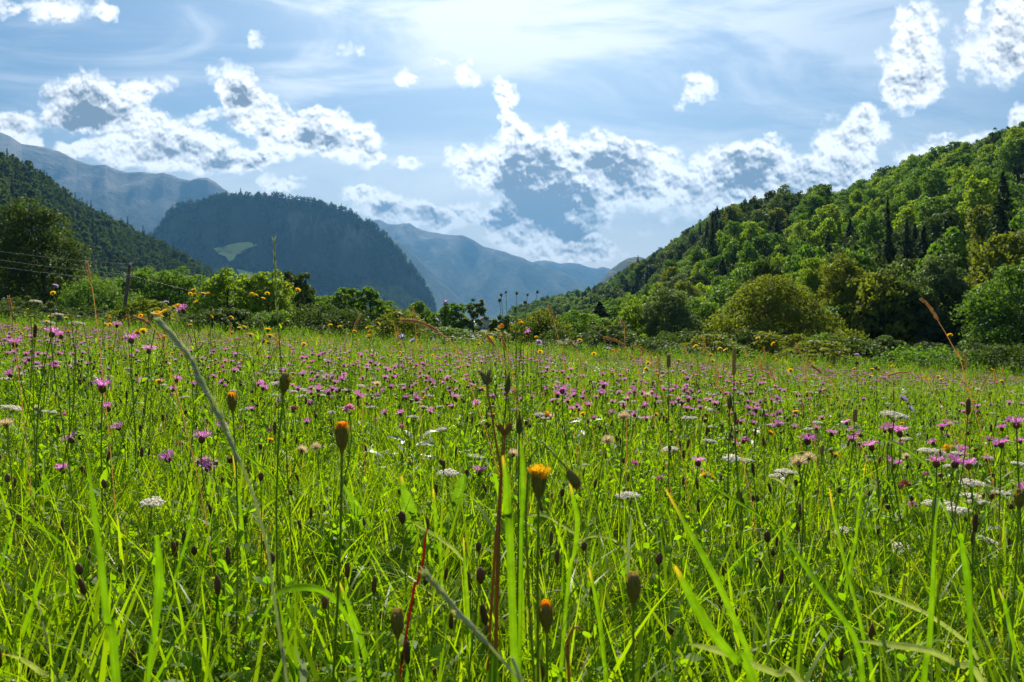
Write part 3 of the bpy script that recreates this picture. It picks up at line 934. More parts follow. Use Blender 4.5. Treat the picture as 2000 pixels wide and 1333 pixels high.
# ---- single trees and bushes along the end of the meadow: (kind, style, material, column, top row, base row, width px, distance, low, label)
ROW = [
 ("walnut_tree", 'tall', M_TDARK, 84, 398, 650, 178, 58, .10, "large dark walnut tree at the left edge before the wooded hill", "tree"),
 ("broadleaf_tree", 'round', M_TDARK, 5, 470, 650, 130, 62, .15, "dark tree cut by the left frame edge behind the walnut tree", "tree"),
 ("hazel_bush", 'bush', M_TMID, 172, 540, 655, 130, 52, .0, "leafy green bush between the dark walnut and the utility pole", "bush"),
 ("broadleaf_tree", 'round', M_TMID, 275, 528, 655, 110, 62, .1, "mid green tree right behind the utility pole", "tree"),
 ("broadleaf_tree", 'round', M_TMID, 352, 526, 655, 120, 60, .1, "green tree between the utility pole tree and the lime tree", "tree"),
 ("lime_tree", 'round', M_TLIME, 446, 532, 660, 118, 56, .08, "yellow green rounded tree below the hillside clearing", "tree"),
 ("broadleaf_tree", 'round', M_TLIME, 524, 526, 662, 90, 58, .08, "bright green tree behind the tall grass stalk", "tree"),
 ("broadleaf_tree", 'round', M_TDARK, 578, 526, 664, 74, 64, .1, "narrow dark tree touching the bright green tree", "tree"),
 ("hazel_bush", 'bush', M_TMID, 470, 625, 668, 150, 44, .0, "low green bush under the yellow green rounded tree", "bush"),
 ("elder_bush", 'bush', M_TDARK, 628, 600, 682, 150, 40, .0, "very dark rounded bush with glossy leaves left of centre", "bush"),
 ("broadleaf_tree", 'round', M_TMID, 668, 562, 675, 84, 56, .1, "green tree behind the very dark rounded bush", "tree"),
 ("broadleaf_tree", 'tall', M_TMID, 722, 562, 675, 66, 55, .12, "green tree with upright tufts right of the dark bush", "tree"),
 ("hazel_bush", 'bush', M_TDARK, 770, 640, 690, 120, 48, .0, "low dark bush under the arching straw grass", "bush"),
 ("broadleaf_tree", 'tall', M_TMID, 810, 590, 682, 66, 60, .12, "small green tree at the foot of the dome mountain cliff", "tree"),
 ("aspen_tree", 'tall', M_TMID, 868, 592, 690, 46, 56, .15, "slender aspen leaning over the valley left of its neighbour", "tree"),
 ("aspen_tree", 'tall', M_TMID, 898, 588, 690, 44, 57, .15, "slender open aspen in the middle of three", "tree"),
 ("aspen_tree", 'poplar', M_TBLUE, 925, 578, 690, 38, 56, .25, "lone dark slim aspen nearest the white roofs", "tree"),
 ("hazel_bush", 'bush', M_TDARK, 860, 652, 692, 130, 46, .0, "dark low bush at the feet of the slender aspens", "bush"),
 ("hazel_bush", 'bush', M_TDARK, 950, 664, 696, 120, 44, .0, "low dark bush in front of the village roofs", "bush"),
 ("sapling_tree", 'poplar', M_TBLUE, 980, 612, 694, 34, 50, .1, "thin airy sapling behind the round seed heads", "tree"),
 ("willow_bush", 'bush', M_TOLIVE, 1052, 602, 702, 100, 48, .0, "olive willow bush right of the round seed heads", "bush"),
 ("willow_bush", 'bush', M_TDARK, 1115, 650, 706, 110, 44, .0, "dark low willow bush right of the olive willow", "bush"),
 ("broadleaf_tree", 'round', M_TMID, 1130, 612, 706, 100, 62, .05, "muted green tree left of the small dark spruce", "tree"),
 ("hazel_bush", 'bush', M_TMID, 1200, 655, 712, 120, 46, .0, "green low bush below the small dark spruce", "bush"),
 ("broadleaf_tree", 'round', M_TLIME, 1242, 588, 712, 84, 66, .05, "lime green tree between the small spruce and the tall poplar tree", "tree"),
 ("broadleaf_tree", 'tall', M_TBLUE, 1300, 555, 716, 96, 62, .06, "tall pointed grey green tree right of the lime green tree", "tree"),
 ("broadleaf_tree", 'round', M_TMID, 1372, 582, 716, 90, 66, .06, "rounded tree between the tall pointed tree and the big olive tree", "tree"),
 ("hazel_bush", 'bush', M_TDARK, 1330, 652, 718, 150, 48, .0, "dark bush under the tall pointed tree", "bush"),
 ("linden_tree", 'round', M_TOLIVE, 1500, 542, 722, 205, 54, .03, "big dense olive green rounded tree right of centre", "tree"),
 ("broadleaf_tree", 'tall', M_TLIME, 1592, 500, 722, 90, 72, .05, "light green upright tree behind the big olive tree", "tree"),
 ("broadleaf_tree", 'tall', M_TOLIVE, 1662, 498, 728, 100, 64, .05, "olive upright tree above the yellow green shrub", "tree"),
 ("broadleaf_tree", 'round', M_TDARK, 1740, 540, 735, 130, 60, .03, "shadowy dark tree above the clipped looking bush", "tree"),
 ("broadleaf_tree", 'tall', M_TBLUE, 1842, 492, 740, 100, 58, .05, "tall grey green tree above the right hand bushes", "tree"),
 ("broadleaf_tree", 'round', M_TDARK, 1905, 560, 742, 110, 56, .03, "dark tree between the grey green tree and the bright maple", "tree"),
 ("maple_tree", 'round', M_TMID, 1978, 512, 745, 150, 50, .04, "bright green maple at the right edge", "tree"),
 ("sumac_shrub", 'bush', M_TOLIVE, 1665, 643, 738, 96, 42, .0, "yellow green airy shrub in front of the dark trees", "shrub"),
 ("hazel_bush", 'bush', M_TDARK, 1585, 660, 726, 110, 50, .0, "dark bush left of the yellow green airy shrub", "bush"),
 ("hazel_bush", 'bush', M_TDARK, 1405, 664, 722, 130, 50, .0, "dark bush at the left foot of the big olive tree", "bush"),
 ("elder_bush", 'bush', M_TBLUE, 1725, 655, 742, 60, 46, .0, "small grey green bush right of the yellow green shrub", "bush"),
 ("dogwood_bush", 'bush', M_TMID, 1828, 690, 752, 190, 36, .0, "wide bright green dogwood bush at the end of the meadow", "bush"),
 ("dogwood_bush", 'bush', M_TDARK, 1955, 684, 762, 170, 34, .0, "darker leafy dogwood bush at the right edge of the meadow", "bush"),
]
for i, (kind, style, mat, px, top, base, wpx, d, low, lab, cat) in enumerate(ROW):
    b = P3(px, base, d)
    gz = float(ground_z(b[0], d))
    h = P3(px, top, d)[2] - gz
    r = wpx / 2 / F * d * (1.2 if style != 'tall' else 1.32) * (.85 if 'walnut' in kind or 'linden' in kind else 1)
    if style != 'bush' and 'aspen' not in kind: low = min(low, .04)
    big = h > 4.5
    area = h * r * 2
    nl = int(np.clip(area * 330, 3500, 24000))
    if kind == 'sumac_shrub': nl = int(nl * .5)
    if 'aspen' in kind or 'sapling' in kind: nl = int(nl * .5)
    ms = tree_meshes(kind, h, r, mat, leaves=nl, leaf=0.115 if style != 'bush' else 0.085, lobes=int(np.clip(area * 1.6, 22, 75)), low=low, style=style,
                     gap=0.0)
    place_tree(kind, ms, (b[0], d, gz), rng.uniform(0, 6.28), 1.0, lab, cat)

# ---- a second, slightly farther rank of trees closes the gaps
BACK = [tree_meshes("back_tree", 6.5, 3.0, m, leaves=7500, leaf=.13, lobes=44, low=.03, style=st) for m, st in ((M_TMID, 'round'), (M_TMID, 'tall'), (M_TDARK, 'round'), (M_TLIME, 'round'))]
for i, (px, top, k, w) in enumerate(((212, 548, 0, 1.1), (552, 550, 2, 1.1), (610, 572, 1, .9), (640, 580, 0, 1.0), (695, 578, 2, 1.0), (748, 590, 1, .9), (785, 610, 0, .8), (838, 618, 2, .7), (1085, 620, 2, .9), (1160, 615, 0, .9), (1210, 600, 1, 1.0), (1440, 590, 1, 1.2), (1800, 560, 0, 1.4), (1930, 590, 1, 1.2))):
    d = 74.0; x = d * (px - CX) / F; g0 = float(ground_z(x, d))
    place_tree("broadleaf_tree", BACK[k], (x, d, g0 - .1), rng.uniform(0, 6.28), (w, (P3(px, top, d)[2] - g0) / 6.2),
               "%s tree in the second rank, %s" % ({0: "rounded green", 1: "upright green", 2: "dark green"}[k], "behind the utility pole" if px < 260 else "left of the lime tree" if px < 420 else "right of the lime tree" if px < 520 else "behind the tall spike" if px < 600 else "behind the very dark bush" if px < 720 else "left of the aspens" if px < 900 else "left of the small spruce" if px < 1170 else "right of the small spruce" if px < 1300 else "left of the olive tree" if px < 1500 else "among the dark trees at right"), "tree", "trees of the second rank")

# ---- the dark scrub between them, bush by bush
SCR = [tree_meshes("scrub", 2.2, 1.7, m, leaves=3200, leaf=.085, lobes=26, low=0, style='bush') for m in (M_TDARK, M_TDARK, M_TMID, M_TOLIVE, M_TDARK)]
for i in range(64):
    px = 8 + i * 31.5 + rng.uniform(-10, 10)
    if 880 < px < 1000 and i % 2: continue
    d = rng.uniform(38, 50) if px < 1200 else rng.uniform(37, 46)
    x = d * (px - CX) / F; k = int(rng.integers(5))
    hgt = rng.uniform(.35, .6) if 860 < px < 1010 else rng.uniform(.4, .95)
    place_tree("scrub_bush", SCR[k], (x, d, float(ground_z(x, d)) - .15), rng.uniform(0, 6.28), (rng.uniform(.9, 1.5), hgt),
               "%s %s scrub bush ending the meadow, %s" % ("tall" if hgt > .7 else "low", {2: "green", 3: "olive"}.get(k, "dark"), place_words(px) if px < 1000 else hill_words(px).replace("over", "under")), "bush", "scrub bushes at the end of the meadow")

# ---- small dark spruces that stand out
SP = [spruce_meshes("spruce", 12, 3.0, M_TSPRUCE, 34, .27), spruce_meshes("spruce", 12, 3.5, M_TSPRUCE, 32, .30), spruce_meshes("spruce", 12, 2.6, M_TSPRUCE, 36, .25)]
BL = [tree_meshes("hill_tree", 10, 4.2, m, leaves=5200, leaf=.24, lobes=44, low=.12, style=s)
      for m, s in ((M_TMID, 'round'), (M_TMID, 'tall'), (M_TDARK, 'round'), (M_TDARK, 'tall'), (M_TLIME, 'round'), (M_TLIME, 'tall'), (M_TOLIVE, 'round'), (M_TBLUE, 'round'), (M_TMID, 'round'), (M_TDARK, 'round'))]
b = P3(1171, 700, 75)
place_tree("spruce_tree", SP[1], (b[0], 75, float(ground_z(b[0], 75))), 1, (1.0, (EYE + 75 * (HY - 590) / F - float(ground_z(b[0], 75))) / 12), "small dark cone shaped spruce at the foot of the right hill", "spruce")

# ---- the woods of the right hill: every larger tree is its own, the rest one mass
pts = []
U = rng.uniform(1000, 2300, 14000); S = -rng.uniform(0, 1.0, 14000)
D_, Ft = interp(RD, U), interp(RF, U)
dd = D_ + S * (D_ - Ft)
keep = rng.random(14000) < dd / dd.max() * 1.0
U, S = U[keep], S[keep]
# the crest line gets its own row of trees
Uc = np.arange(1005, 2250, 9.0); U = np.concatenate([Uc, U]); S = np.concatenate([-rng.uniform(0, .03, len(Uc)), S])
V = hill_right.at(U, S)
sel, cell = [], {}
for i in range(len(V)):
    x, y = V[i, 0], V[i, 1]
    rad = 3.7 + 0.0045 * y
    kx, ky = int(x // 10), int(y // 10)
    ok = True
    for a in (-1, 0, 1):
        for b_ in (-1, 0, 1):
            for (qx, qy) in cell.get((kx + a, ky + b_), ()):
                if (qx - x) ** 2 + (qy - y) ** 2 < rad * rad:
                    ok = False
    if ok:
        cell.setdefault((kx, ky), []).append((x, y))
        sel.append(i)
V, U, S = V[sel], U[sel], S[sel]
PX, PY = project(V)
order = np.argsort(V[:, 1])


def species(px, py, y, crest=False, sl=-1):
    """what grows where on the right hill"""
    def near(cx, cy, rx, ry): return ((px - cx) / rx) ** 2 + ((py - cy) / ry) ** 2 < 1
    for z in ((1640, 545, 70, 45), (1720, 565, 70, 50), (1860, 590, 110, 60), (1410, 500, 50, 25), (1240, 572, 40, 22), (1150, 598, 40, 16), (1500, 505, 50, 22)):
        if near(*z) and rng.random() < (.62 if sl < -.40 else .25 if sl < -.33 else 0) * (not crest): return 'spruce'
    if rng.random() < .02 and sl < -.35: return 'spruce'
    u = rng.random()
    if near(1850, 420, 260, 90) or near(1560, 540, 130, 60) or near(1430, 560, 90, 40) or near(1500, 520, 70, 50):
        return [4, 5, 0, 1, 0, 8, 1, 8][int(u * 8)]
    if near(1500, 430, 150, 50) or near(1300, 520, 80, 40):
        return [2, 3, 9, 7, 6, 8][int(u * 6)]
    return [0, 1, 2, 3, 4, 6, 7, 8, 9, 0, 9][int(u * 11)]


def side(px):
    return "toward its lower left end" if px < 1250 else "on its left third" if px < 1450 else "on its middle part" if px < 1700 else "toward its right end"


def tone(sp): return {2: "dark green", 3: "dark green", 9: "dark green", 4: "light green", 5: "light green", 6: "olive green", 7: "grey green"}.get(sp, "mid green")


nb = ns = 0
rest_p, rest_r, rest_s, rest_i = [], [], [], []
for i in order:
    x, y, z = V[i]
    crest = -S[i] < .06
    sp = species(PX[i], PY[i], y, crest, S[i])
    hh = rng.uniform(.62, 1.25) * (1.15 if crest else 1.0)
    ww = rng.uniform(.66, 1.08) * (0.86 + 0.0006 * y)
    rz = rng.uniform(0, 6.28)
    vis = -30 < PX[i] < 2040
    band = "on the crest" if crest else "just under the crest" if S[i] > -.2 else "on the upper slope" if S[i] > -.45 else "on the middle slope" if S[i] > -.7 else "on the lower slope" if S[i] > -.87 else "at the foot"
    if sp == 'spruce':
        ns += 1
        if ns <= 280 and vis:
            k = int(rng.integers(3))
            lab = "%s dark spruce %s of right hill, %s" % ("tall" if hh > 1 else "low", band, hill_words(PX[i]))
            place_tree("spruce_tree", SP[k], (x, y, z - .3), rz, (ww * 1.2, hh * (1.08 if S[i] < -.5 else .72)), lab, "spruce", "group of: " + lab)
        else:
            rest_p.append((x, y, z - .3)); rest_r.append((0, 0, rz)); rest_s.append((ww, ww, hh * 1.1)); rest_i.append(10 + int(rng.integers(3)))
        continue
    if vis and nb < 290 and (y < 210 or crest or rng.random() < .8):
        nb += 1
        lab = "%s %s tree %s of right hill, %s" % ("tall" if hh > 1.08 else "low" if hh < .9 else "broad" if ww > 1.15 else "middling", tone(sp), band, hill_words(PX[i]))
        place_tree("broadleaf_tree", BL[sp], (x, y, z - .3), rz, (ww * 1.05, hh), lab, "tree", "group of: " + lab)
    else:
        rest_p.append((x, y, z - .3)); rest_r.append((0, 0, rz)); rest_s.append((ww * 1.05, ww * 1.05, hh)); rest_i.append(sp)
# two landmark trees on the crest
for (px, top, d, w, kind, lab, mesh) in ((1727, 320, 318, 1.9, "beech_tree", "big dark beech standing above the crest of the right hill", 2), (1700, 338, 316, 1.4, "beech_tree", "dark beech leaning against the big crest beech", 9)):
    b = P3(px, top, d)
    sH = hill_right.at(np.array([float(px)]), np.array([-0.01]))[0]
    place_tree(kind, BL[mesh], sH - (0, 0, .3), 1.3, (w, (b[2] - sH[2]) / 10.0), lab, "tree")
sH = hill_right.at(np.array([1797.0]), np.array([-0.01]))[0]
place_tree("spruce_tree", SP[0], sH - (0, 0, .3), 0, (1.1, (EYE + sH[1] * (HY - 322) / F - sH[2]) / 12), "small spruce poking above the crest right of the big beech", "spruce")
def joined(meshes, mats):
    """trunk and crown in one source for masses"""
    mb_v, fs, mi, rr, n = [], [], [], [], 0
    for k, me in enumerate(meshes):
        v = np.empty(len(me.vertices) * 3, np.float32); me.vertices.foreach_get('co', v)
        q = np.empty(len(me.loops), np.int32); me.loops.foreach_get('vertex_index', q)
        fs.append(q.reshape(-1, 4) + n); mi.append(np.full(len(me.polygons), k))
        r = np.empty(len(me.vertices), np.float32); me.attributes['rnd'].data.foreach_get('value', r)
        mb_v.append(v.reshape(-1, 3)); rr.append(r); n += len(me.vertices)
    return make_mesh("mass_tree", np.concatenate(mb_v), [np.concatenate(fs)], mats, np.concatenate(mi), np.concatenate(rr))


SRC = [joined(m, [M_BARK, m[1].materials[0]]) for m in BL + SP]
scatter("hillside_forest", SRC, rest_p, rest_r, rest_s, rest_i, "remaining far trees of the right hill, one closed canopy", "forest")
print("right hill", nb, ns, len(rest_p))

# ---- masses: left hill, dome, valley woods
FARB = [tree_meshes("far_tree", 10, 4.0, M_TFAR, leaves=900, leaf=.55, lobes=16, low=.1, style=s) for s in ('round', 'tall', 'round', 'round')] + \
       [spruce_meshes("far_spruce", 13, 2.4, M_TSPRUCE, 13, .5)]
FSRC = [joined(m, [M_BARK, m[1].materials[0]]) for m in FARB]
U = rng.uniform(-420, 600, 5200); S = -rng.uniform(0, 1, 5200) ** 1.15
U = np.concatenate([U, np.arange(-50, 560, 5.5)]); S = np.concatenate([S, -rng.uniform(0, .02, len(U) - len(S))])
V = hill_left.at(U, S); n = len(V)
sc = rng.uniform(.7, 1.35, n)
scatter("left_hill_forest", FSRC, V - (0, 0, .5), np.stack([np.zeros(n), np.zeros(n), rng.uniform(0, 6.28, n)], 1), np.stack([sc * 1.0, sc * 1.0, sc * rng.uniform(1.0, 1.5, n)], 1),
        rng.choice(5, n, p=[.26, .22, .2, .16, .16]), "dense dark mixed forest covering the left hillside", "forest")

U = rng.uniform(60, 857, 15000); S = -rng.uniform(0, 1, 15000)
cl = (fbm(U / 24, S * 8, 3, 4) > .55) | (S < -.24) | (S > -.05)
for poly in CLEAR:
    pc_ = np.mean(poly, 0)
    cl &= ~in_poly(U, S, pc_ + (np.array(poly) - pc_) * np.array([1.1, 1.35])) | (rng.random(len(U)) < .04)
U, S = U[cl], S[cl]
V = dome.at(U, S); n = len(V)
sc = rng.uniform(.9, 1.6, n)
FD = [tree_meshes("dome_tree", 10, 4.4, M_TFAR, leaves=260, leaf=1.0, lobes=9, low=.1, style='round') for _ in range(3)] + [spruce_meshes("dome_spruce", 13, 2.8, M_TSPRUCE, 8, .8)]
scatter("dome_mountain_forest", [joined(m, [M_BARK, m[1].materials[0]]) for m in FD], V - (0, 0, 1), np.stack([np.zeros(n), np.zeros(n), rng.uniform(0, 6.28, n)], 1), np.stack([sc * 1.3, sc * 1.3, sc * 1.2], 1),
        rng.choice(4, n, p=[.3, .28, .27, .15]), "far forest clothing the dome mountain and its apron", "forest")

# woods on the valley floor in the gap and behind the tree row
n = 2600
U = rng.uniform(-200, 1250, n); d = rng.uniform(95, 1500, n)
x = d * (U - CX) / F
keep = ~((U > 840) & (U < 1010) & (d < 900)) & ~((U > 860) & (U < 1010) & (d < 1400) & (rng.random(n) < .8))
x, d = x[keep], d[keep]; n = len(x)
sc = rng.uniform(.6, 1.0, n) * np.clip(d / 420, .28, 1)
scatter("valley_woodland", FSRC, np.stack([x, d, ground_z(x, d) - .3], 1), np.stack([np.zeros(n), np.zeros(n), rng.uniform(0, 6.28, n)], 1), sc, rng.choice(5, n, p=[.33, .27, .2, .2, 0]),
        "woodland on the valley floor behind the nearest trees", "woodland")

# ------------------------------------------------------------------ pole, wires, wall, village
M_POLE = solid_mat("weathered_wood", (0.16, 0.12, 0.09), (0.07, 0.055, 0.04), 8, stretch=(1, 1, .1), bump=.004)
M_METAL = solid_mat("wire_metal", (0.34, 0.30, 0.27), (0.24, 0.2, 0.18), 20, rough=.45)
M_PORC = solid_mat("porcelain", (0.75, 0.75, 0.72), (0.6, 0.6, 0.58), 10, rough=.25, spec=.6)
M_STONE = solid_mat("field_stone", (0.20, 0.185, 0.165), (0.09, 0.085, 0.075), 2.2, bump=.03)
M_ROOF = solid_mat("roof_tiles", (0.14, 0.085, 0.07), (0.09, 0.06, 0.05), 3)
M_PLASTER = solid_mat("plaster", (0.42, 0.40, 0.36), (0.34, 0.32, 0.29), 1)
M_SHEET = solid_mat("white_sheet_roof", (0.80, 0.80, 0.80), (0.70, 0.71, 0.72), .3, rough=.3, spec=.6)
M_PANE = solid_mat("dark_pane", (0.03, 0.035, 0.04), (0.02, 0.025, 0.03), 1, rough=.15, spec=.7)

PD = 44.0
pb, pt = P3(239, 655, PD), P3(254, 517, PD)
gz = float(ground_z(pb[0], PD))
pole = empty("utility_pole", (pb[0], PD, gz))
tag(pole, "leaning wooden utility pole carrying three wires at the left", "pole")
mb = MB()
top = np.array([pt[0] - pb[0], 0, pt[2] - gz])
tube(mb, [(0, 0, -.2), top * .5, top], [.12, .105, .09], 12)
mb.obj("post", [M_POLE], pole, True)
cross = MB()
for dz in (.25, .8):
    tube(cross, [top * (1 - dz / top[2]) + (-.35, -.05, 0), top * (1 - dz / top[2]) + (.35, -.05, 0)], .035, 6)
cross.obj("bracket", [M_METAL], pole)
ins = [top + (.10, -.12, .02), top + (-.30, -.10, -.62), top + (.30, -.10, -.66), top + (-.28, -.10, -1.0)]
for q in ins:
    m = MB(); lathe(m, q - (0, 0, .10), (0, 0, 1), [(0, .02), (.02, .06), (.06, .06), (.08, .035), (.11, .07), (.16, .06), (.2, .01)], 10)
    m.obj("insulator", [M_PORC], pole, True)
o3 = np.array([pb[0], PD, gz])
ends = [P3(-420, 418, 30), P3(-420, 430, 30), P3(-420, 444, 30)]
for i, (q, e, lab) in enumerate(zip((ins[0], ins[2], ins[3]), ends, ("topmost of the three wires running to the pole", "middle one of the three wires running to the pole", "lowest of the three wires running to the pole"))):
    a = o3 + q
    t = np.linspace(0, 1, 40)[:, None]
    c = a * (1 - t) + e * t
    c[:, 2] -= (4 * t * (1 - t) * .35)[:, 0]
    m = MB(); tube(m, c - a, .009, 5)
    w = m.obj("power_line", [M_METAL]); w.location = tuple(a); tag(w, lab, "wire", "power lines on the left")
e = P3(700, 620, 90)
a = o3 + ins[1]
t = np.linspace(0, 1, 40)[:, None]
c = a * (1 - t) + e * t; c[:, 2] -= (4 * t * (1 - t) * .6)[:, 0]
m = MB(); tube(m, c - a, .006, 5); w = m.obj("power_line", [M_METAL]); w.location = tuple(a); tag(w, "thin wire running right from the pole before the trees", "wire", "power lines right of the pole")

# low dry stone wall under the walnut tree
b0, b1 = P3(-60, 640, 40), P3(118, 648, 40)
wall = MB()
L = b1[0] - b0[0]
for row in range(5):
    x = 0.0
    while x < L:
        w_ = RU(.22, .5)
        h_ = .17
        cx, cz = x + w_ / 2, row * .17 + h_ / 2
        g0 = float(ground_z(b0[0] + cx, 40)) - float(ground_z(b0[0], 40))
        p = np.array([(sx, sy, sz) for sx in (-1, 1) for sy in (-1, 1) for sz in (-1, 1)], float) * (w_ / 2 * .95, .22 + RU(-.03, .03), h_ / 2 * .93) + rng.normal(0, .012, (8, 3)) + (cx, 0, cz + g0)
        wall.add(p, np.array([(0, 1, 3, 2), (4, 6, 7, 5), (0, 4, 5, 1), (2, 3, 7, 6), (0, 2, 6, 4), (1, 5, 7, 3)]), rnd=RU(0, 1))
        x += w_
w = wall.obj("stone_wall", [M_STONE]); w.location = (b0[0], 40, float(ground_z(b0[0], 40)))
tag(w, "low dark dry stone wall under the walnut tree at the left edge", "wall")


def box(mb, x0, x1, y0, y1, z0, z1, mat=0):
    V = [(x, y, z) for x in (x0, x1) for y in (y0, y1) for z in (z0, z1)]
    mb.add(V, np.array([(0, 1, 3, 2), (4, 6, 7, 5), (0, 4, 5, 1), (2, 3, 7, 6), (0, 2, 6, 4), (1, 5, 7, 3)]), mat=mat)


def house(px, d, w, dp, h, rh, rz, label, base_row=None):
    p = P3(px, 620, d); g0 = float(ground_z(p[0], d))
    r = empty("house", (p[0], d, g0)); r.rotation_euler = (0, 0, rz)
    tag(r, label, "house", "village houses in the valley gap")
    m = MB(); box(m, -w / 2, w / 2, -dp / 2, dp / 2, -1, h)
    m.add([(-w / 2, -dp / 2, h), (w / 2, -dp / 2, h), (0, -dp / 2, h + rh), (-w / 2, dp / 2, h), (w / 2, dp / 2, h), (0, dp / 2, h + rh)], None, np.array([(0, 1, 2), (3, 5, 4)]))
    m.obj("wall", [M_PLASTER], r)
    m = MB(); e, t = .6, .25
    for s in (-1, 1):
        V = [(s * (w / 2 + e), y, h - e * rh / (w / 2) + z) for y in (-dp / 2 - e, dp / 2 + e) for z in (.05, .05 + t)] + [(0, y, h + rh + z) for y in (-dp / 2 - e, dp / 2 + e) for z in (.05, .05 + t)]
        m.add(V, np.array([(0, 1, 5, 4), (2, 6, 7, 3), (0, 2, 3, 1), (1, 3, 7, 5), (0, 4, 6, 2)]))
    m.obj("roof", [M_ROOF], r)
    for k in range(3):
        for zz in (1.0, 3.8):
            if zz + 1.4 > h: continue
            x = (k - 1) * w * .3
            m = MB(); box(m, x - .5, x + .5, -dp / 2 - .06, -dp / 2 - .01, zz, zz + 1.3); m.obj("window", [M_PANE], r)


house(944, 560, 12, 14, 6, 4.5, .2, "brown gabled village house between the aspen and the seed heads")
house(960, 640, 11, 12, 5, 4, -.3, "grey roofed village house right of the gabled one")
house(915, 700, 14, 11, 6, 4, .5, "village house behind the lone slim aspen")
house(978, 760, 12, 12, 6, 4, .1, "village house behind the thin airy sapling")
house(898, 820, 12, 12, 6, 4, -.4, "small village house left behind the aspens")
hp = P3(945, 620, 1050); hg = float(ground_z(hp[0], 1050))
hall = empty("industrial_hall", (hp[0], 1050, hg)); hall.rotation_euler = (0, 0, -.12)
tag(hall, "long hall with a glaring white roof beyond the village", "building")
m = MB(); box(m, -45, 45, -16, 16, -2, 10.5); m.obj("wall", [M_PLASTER], hall)
m = MB()
V = [(x, y, z) for x in (-46, 46) for (y, z) in ((-17, 10.6), (0, 13.8), (17, 10.6))]
m.add(V, np.array([(0, 3, 4, 1), (1, 4, 5, 2)])); V2 = [(a, b, c + .4) for a, b, c in V]; m.add(V2, np.array([(0, 3, 4, 1), (1, 4, 5, 2)])[:, ::-1])
m.obj("roof", [M_SHEET], hall)

# ------------------------------------------------------------------ the meadow
DRY = (0.20, 0.15, 0.06)
M_GRASS = leaf_mat("grass_blade", (0.10, 0.205, 0.003), (0.24, 0.33, 0.006), 0.66, 0.5, 0.16, tcol=(1.75, 1.6, .4), tip=(DRY, 0.07))
M_BROAD = leaf_mat("broad_blade", (0.070, 0.170, 0.004), (0.18, 0.28, 0.006), 0.64, 0.42, 0.2, tcol=(1.7, 1.6, .4), tip=((0.17, 0.18, 0.05), 0.03))
M_PALE = leaf_mat("pale_blade", (0.22, 0.30, 0.06), (0.34, 0.40, 0.12), 0.45, 0.4, 0.4, tcol=(1.2, 1.2, .7))
M_BLADE = leaf_mat("ribbed_blade", (0.055, 0.150, 0.004), (0.125, 0.230, 0.007), 0.55, 0.42, 0.3, tcol=(1.5, 1.5, .4), ribs=1)
M_PBLADE = leaf_mat("pale_ribbed_blade", (0.20, 0.27, 0.06), (0.32, 0.38, 0.12), 0.45, 0.38, 0.45, tcol=(1.2, 1.2, .7), ribs=1)
M_DOCK = leaf_mat("veined_dock_leaf", (0.070, 0.150, 0.008), (0.12, 0.22, 0.012), 0.55, 0.45, 0.3, ribs=2)
M_LEAF = leaf_mat("meadow_leaf", (0.070, 0.175, 0.005), (0.16, 0.28, 0.008), 0.66, 0.5, 0.16, tcol=(1.7, 1.6, .4))
M_SILVER = leaf_mat("silvery_leaf", (0.16, 0.21, 0.12), (0.28, 0.32, 0.22), 0.3, 0.45, 0.3, tcol=(1.1, 1.2, .7))
M_STEM = leaf_mat("green_stem", (0.10, 0.18, 0.012), (0.18, 0.25, 0.03), 0.42, 0.5, 0.25)
M_RUST = leaf_mat("rusty_stem", (0.26, 0.12, 0.03), (0.42, 0.21, 0.05), 0.35, 0.5, 0.3, tcol=(1.3, 1.0, .5))
M_RED = leaf_mat("red_leaf", (0.13, 0.008, 0.008), (0.20, 0.015, 0.012), 0.25, 0.4, 0.4, tcol=(1.2, .8, .6))
M_PURPLE = leaf_mat("purple_florets", (0.52, 0.11, 0.44), (0.74, 0.28, 0.64), 0.50, 0.5, 0.2, tcol=(1.2, 1.15, 1.2), objvar=.6)
M_LILAC = leaf_mat("lilac_florets", (0.42, 0.30, 0.62), (0.56, 0.42, 0.72), 0.50, 0.5, 0.2, tcol=(1.2, 1.2, 1.2))
M_PINK = leaf_mat("clover_florets", (0.50, 0.13, 0.30), (0.66, 0.28, 0.45), 0.45, 0.5, 0.2, tcol=(1.3, 1.1, 1.2), objvar=.6)
M_DARKPINK = leaf_mat("dark_clover_florets", (0.16, 0.02, 0.05), (0.30, 0.05, 0.12), 0.35, 0.5, 0.2)
M_YELLOW = leaf_mat("yellow_petals", (0.72, 0.42, 0.010), (0.85, 0.58, 0.02), 0.45, 0.5, 0.25, tcol=(1.1, 1.1, .8))
M_ORANGE = leaf_mat("orange_petals", (0.80, 0.30, 0.010), (0.90, 0.46, 0.015), 0.55, 0.5, 0.25, tcol=(1.1, 1.0, .7))
M_BRACT = leaf_mat("brown_bracts", (0.075, 0.038, 0.014), (0.19, 0.10, 0.035), 0.22, 0.6, 0.3, tcol=(1.6, 1.1, .6), objvar=.6)
M_GBRACT = leaf_mat("green_bracts", (0.085, 0.115, 0.020), (0.14, 0.16, 0.04), 0.25, 0.5, 0.3)
M_BUD = leaf_mat("bud_bracts", (0.17, 0.18, 0.03), (0.34, 0.27, 0.05), 0.45, 0.5, 0.3, tcol=(1.4, 1.2, .5))
M_WHITE = leaf_mat("yarrow_petals", (0.82, 0.78, 0.70), (0.90, 0.87, 0.80), 0.45, 0.7, 0.1, tcol=(1.05, 1.03, .95), objvar=.5)
M_FLUFF = leaf_mat("seed_fluff", (0.55, 0.45, 0.30), (0.72, 0.62, 0.45), 0.55, 0.6, 0.2, tcol=(1.15, 1.05, .85))
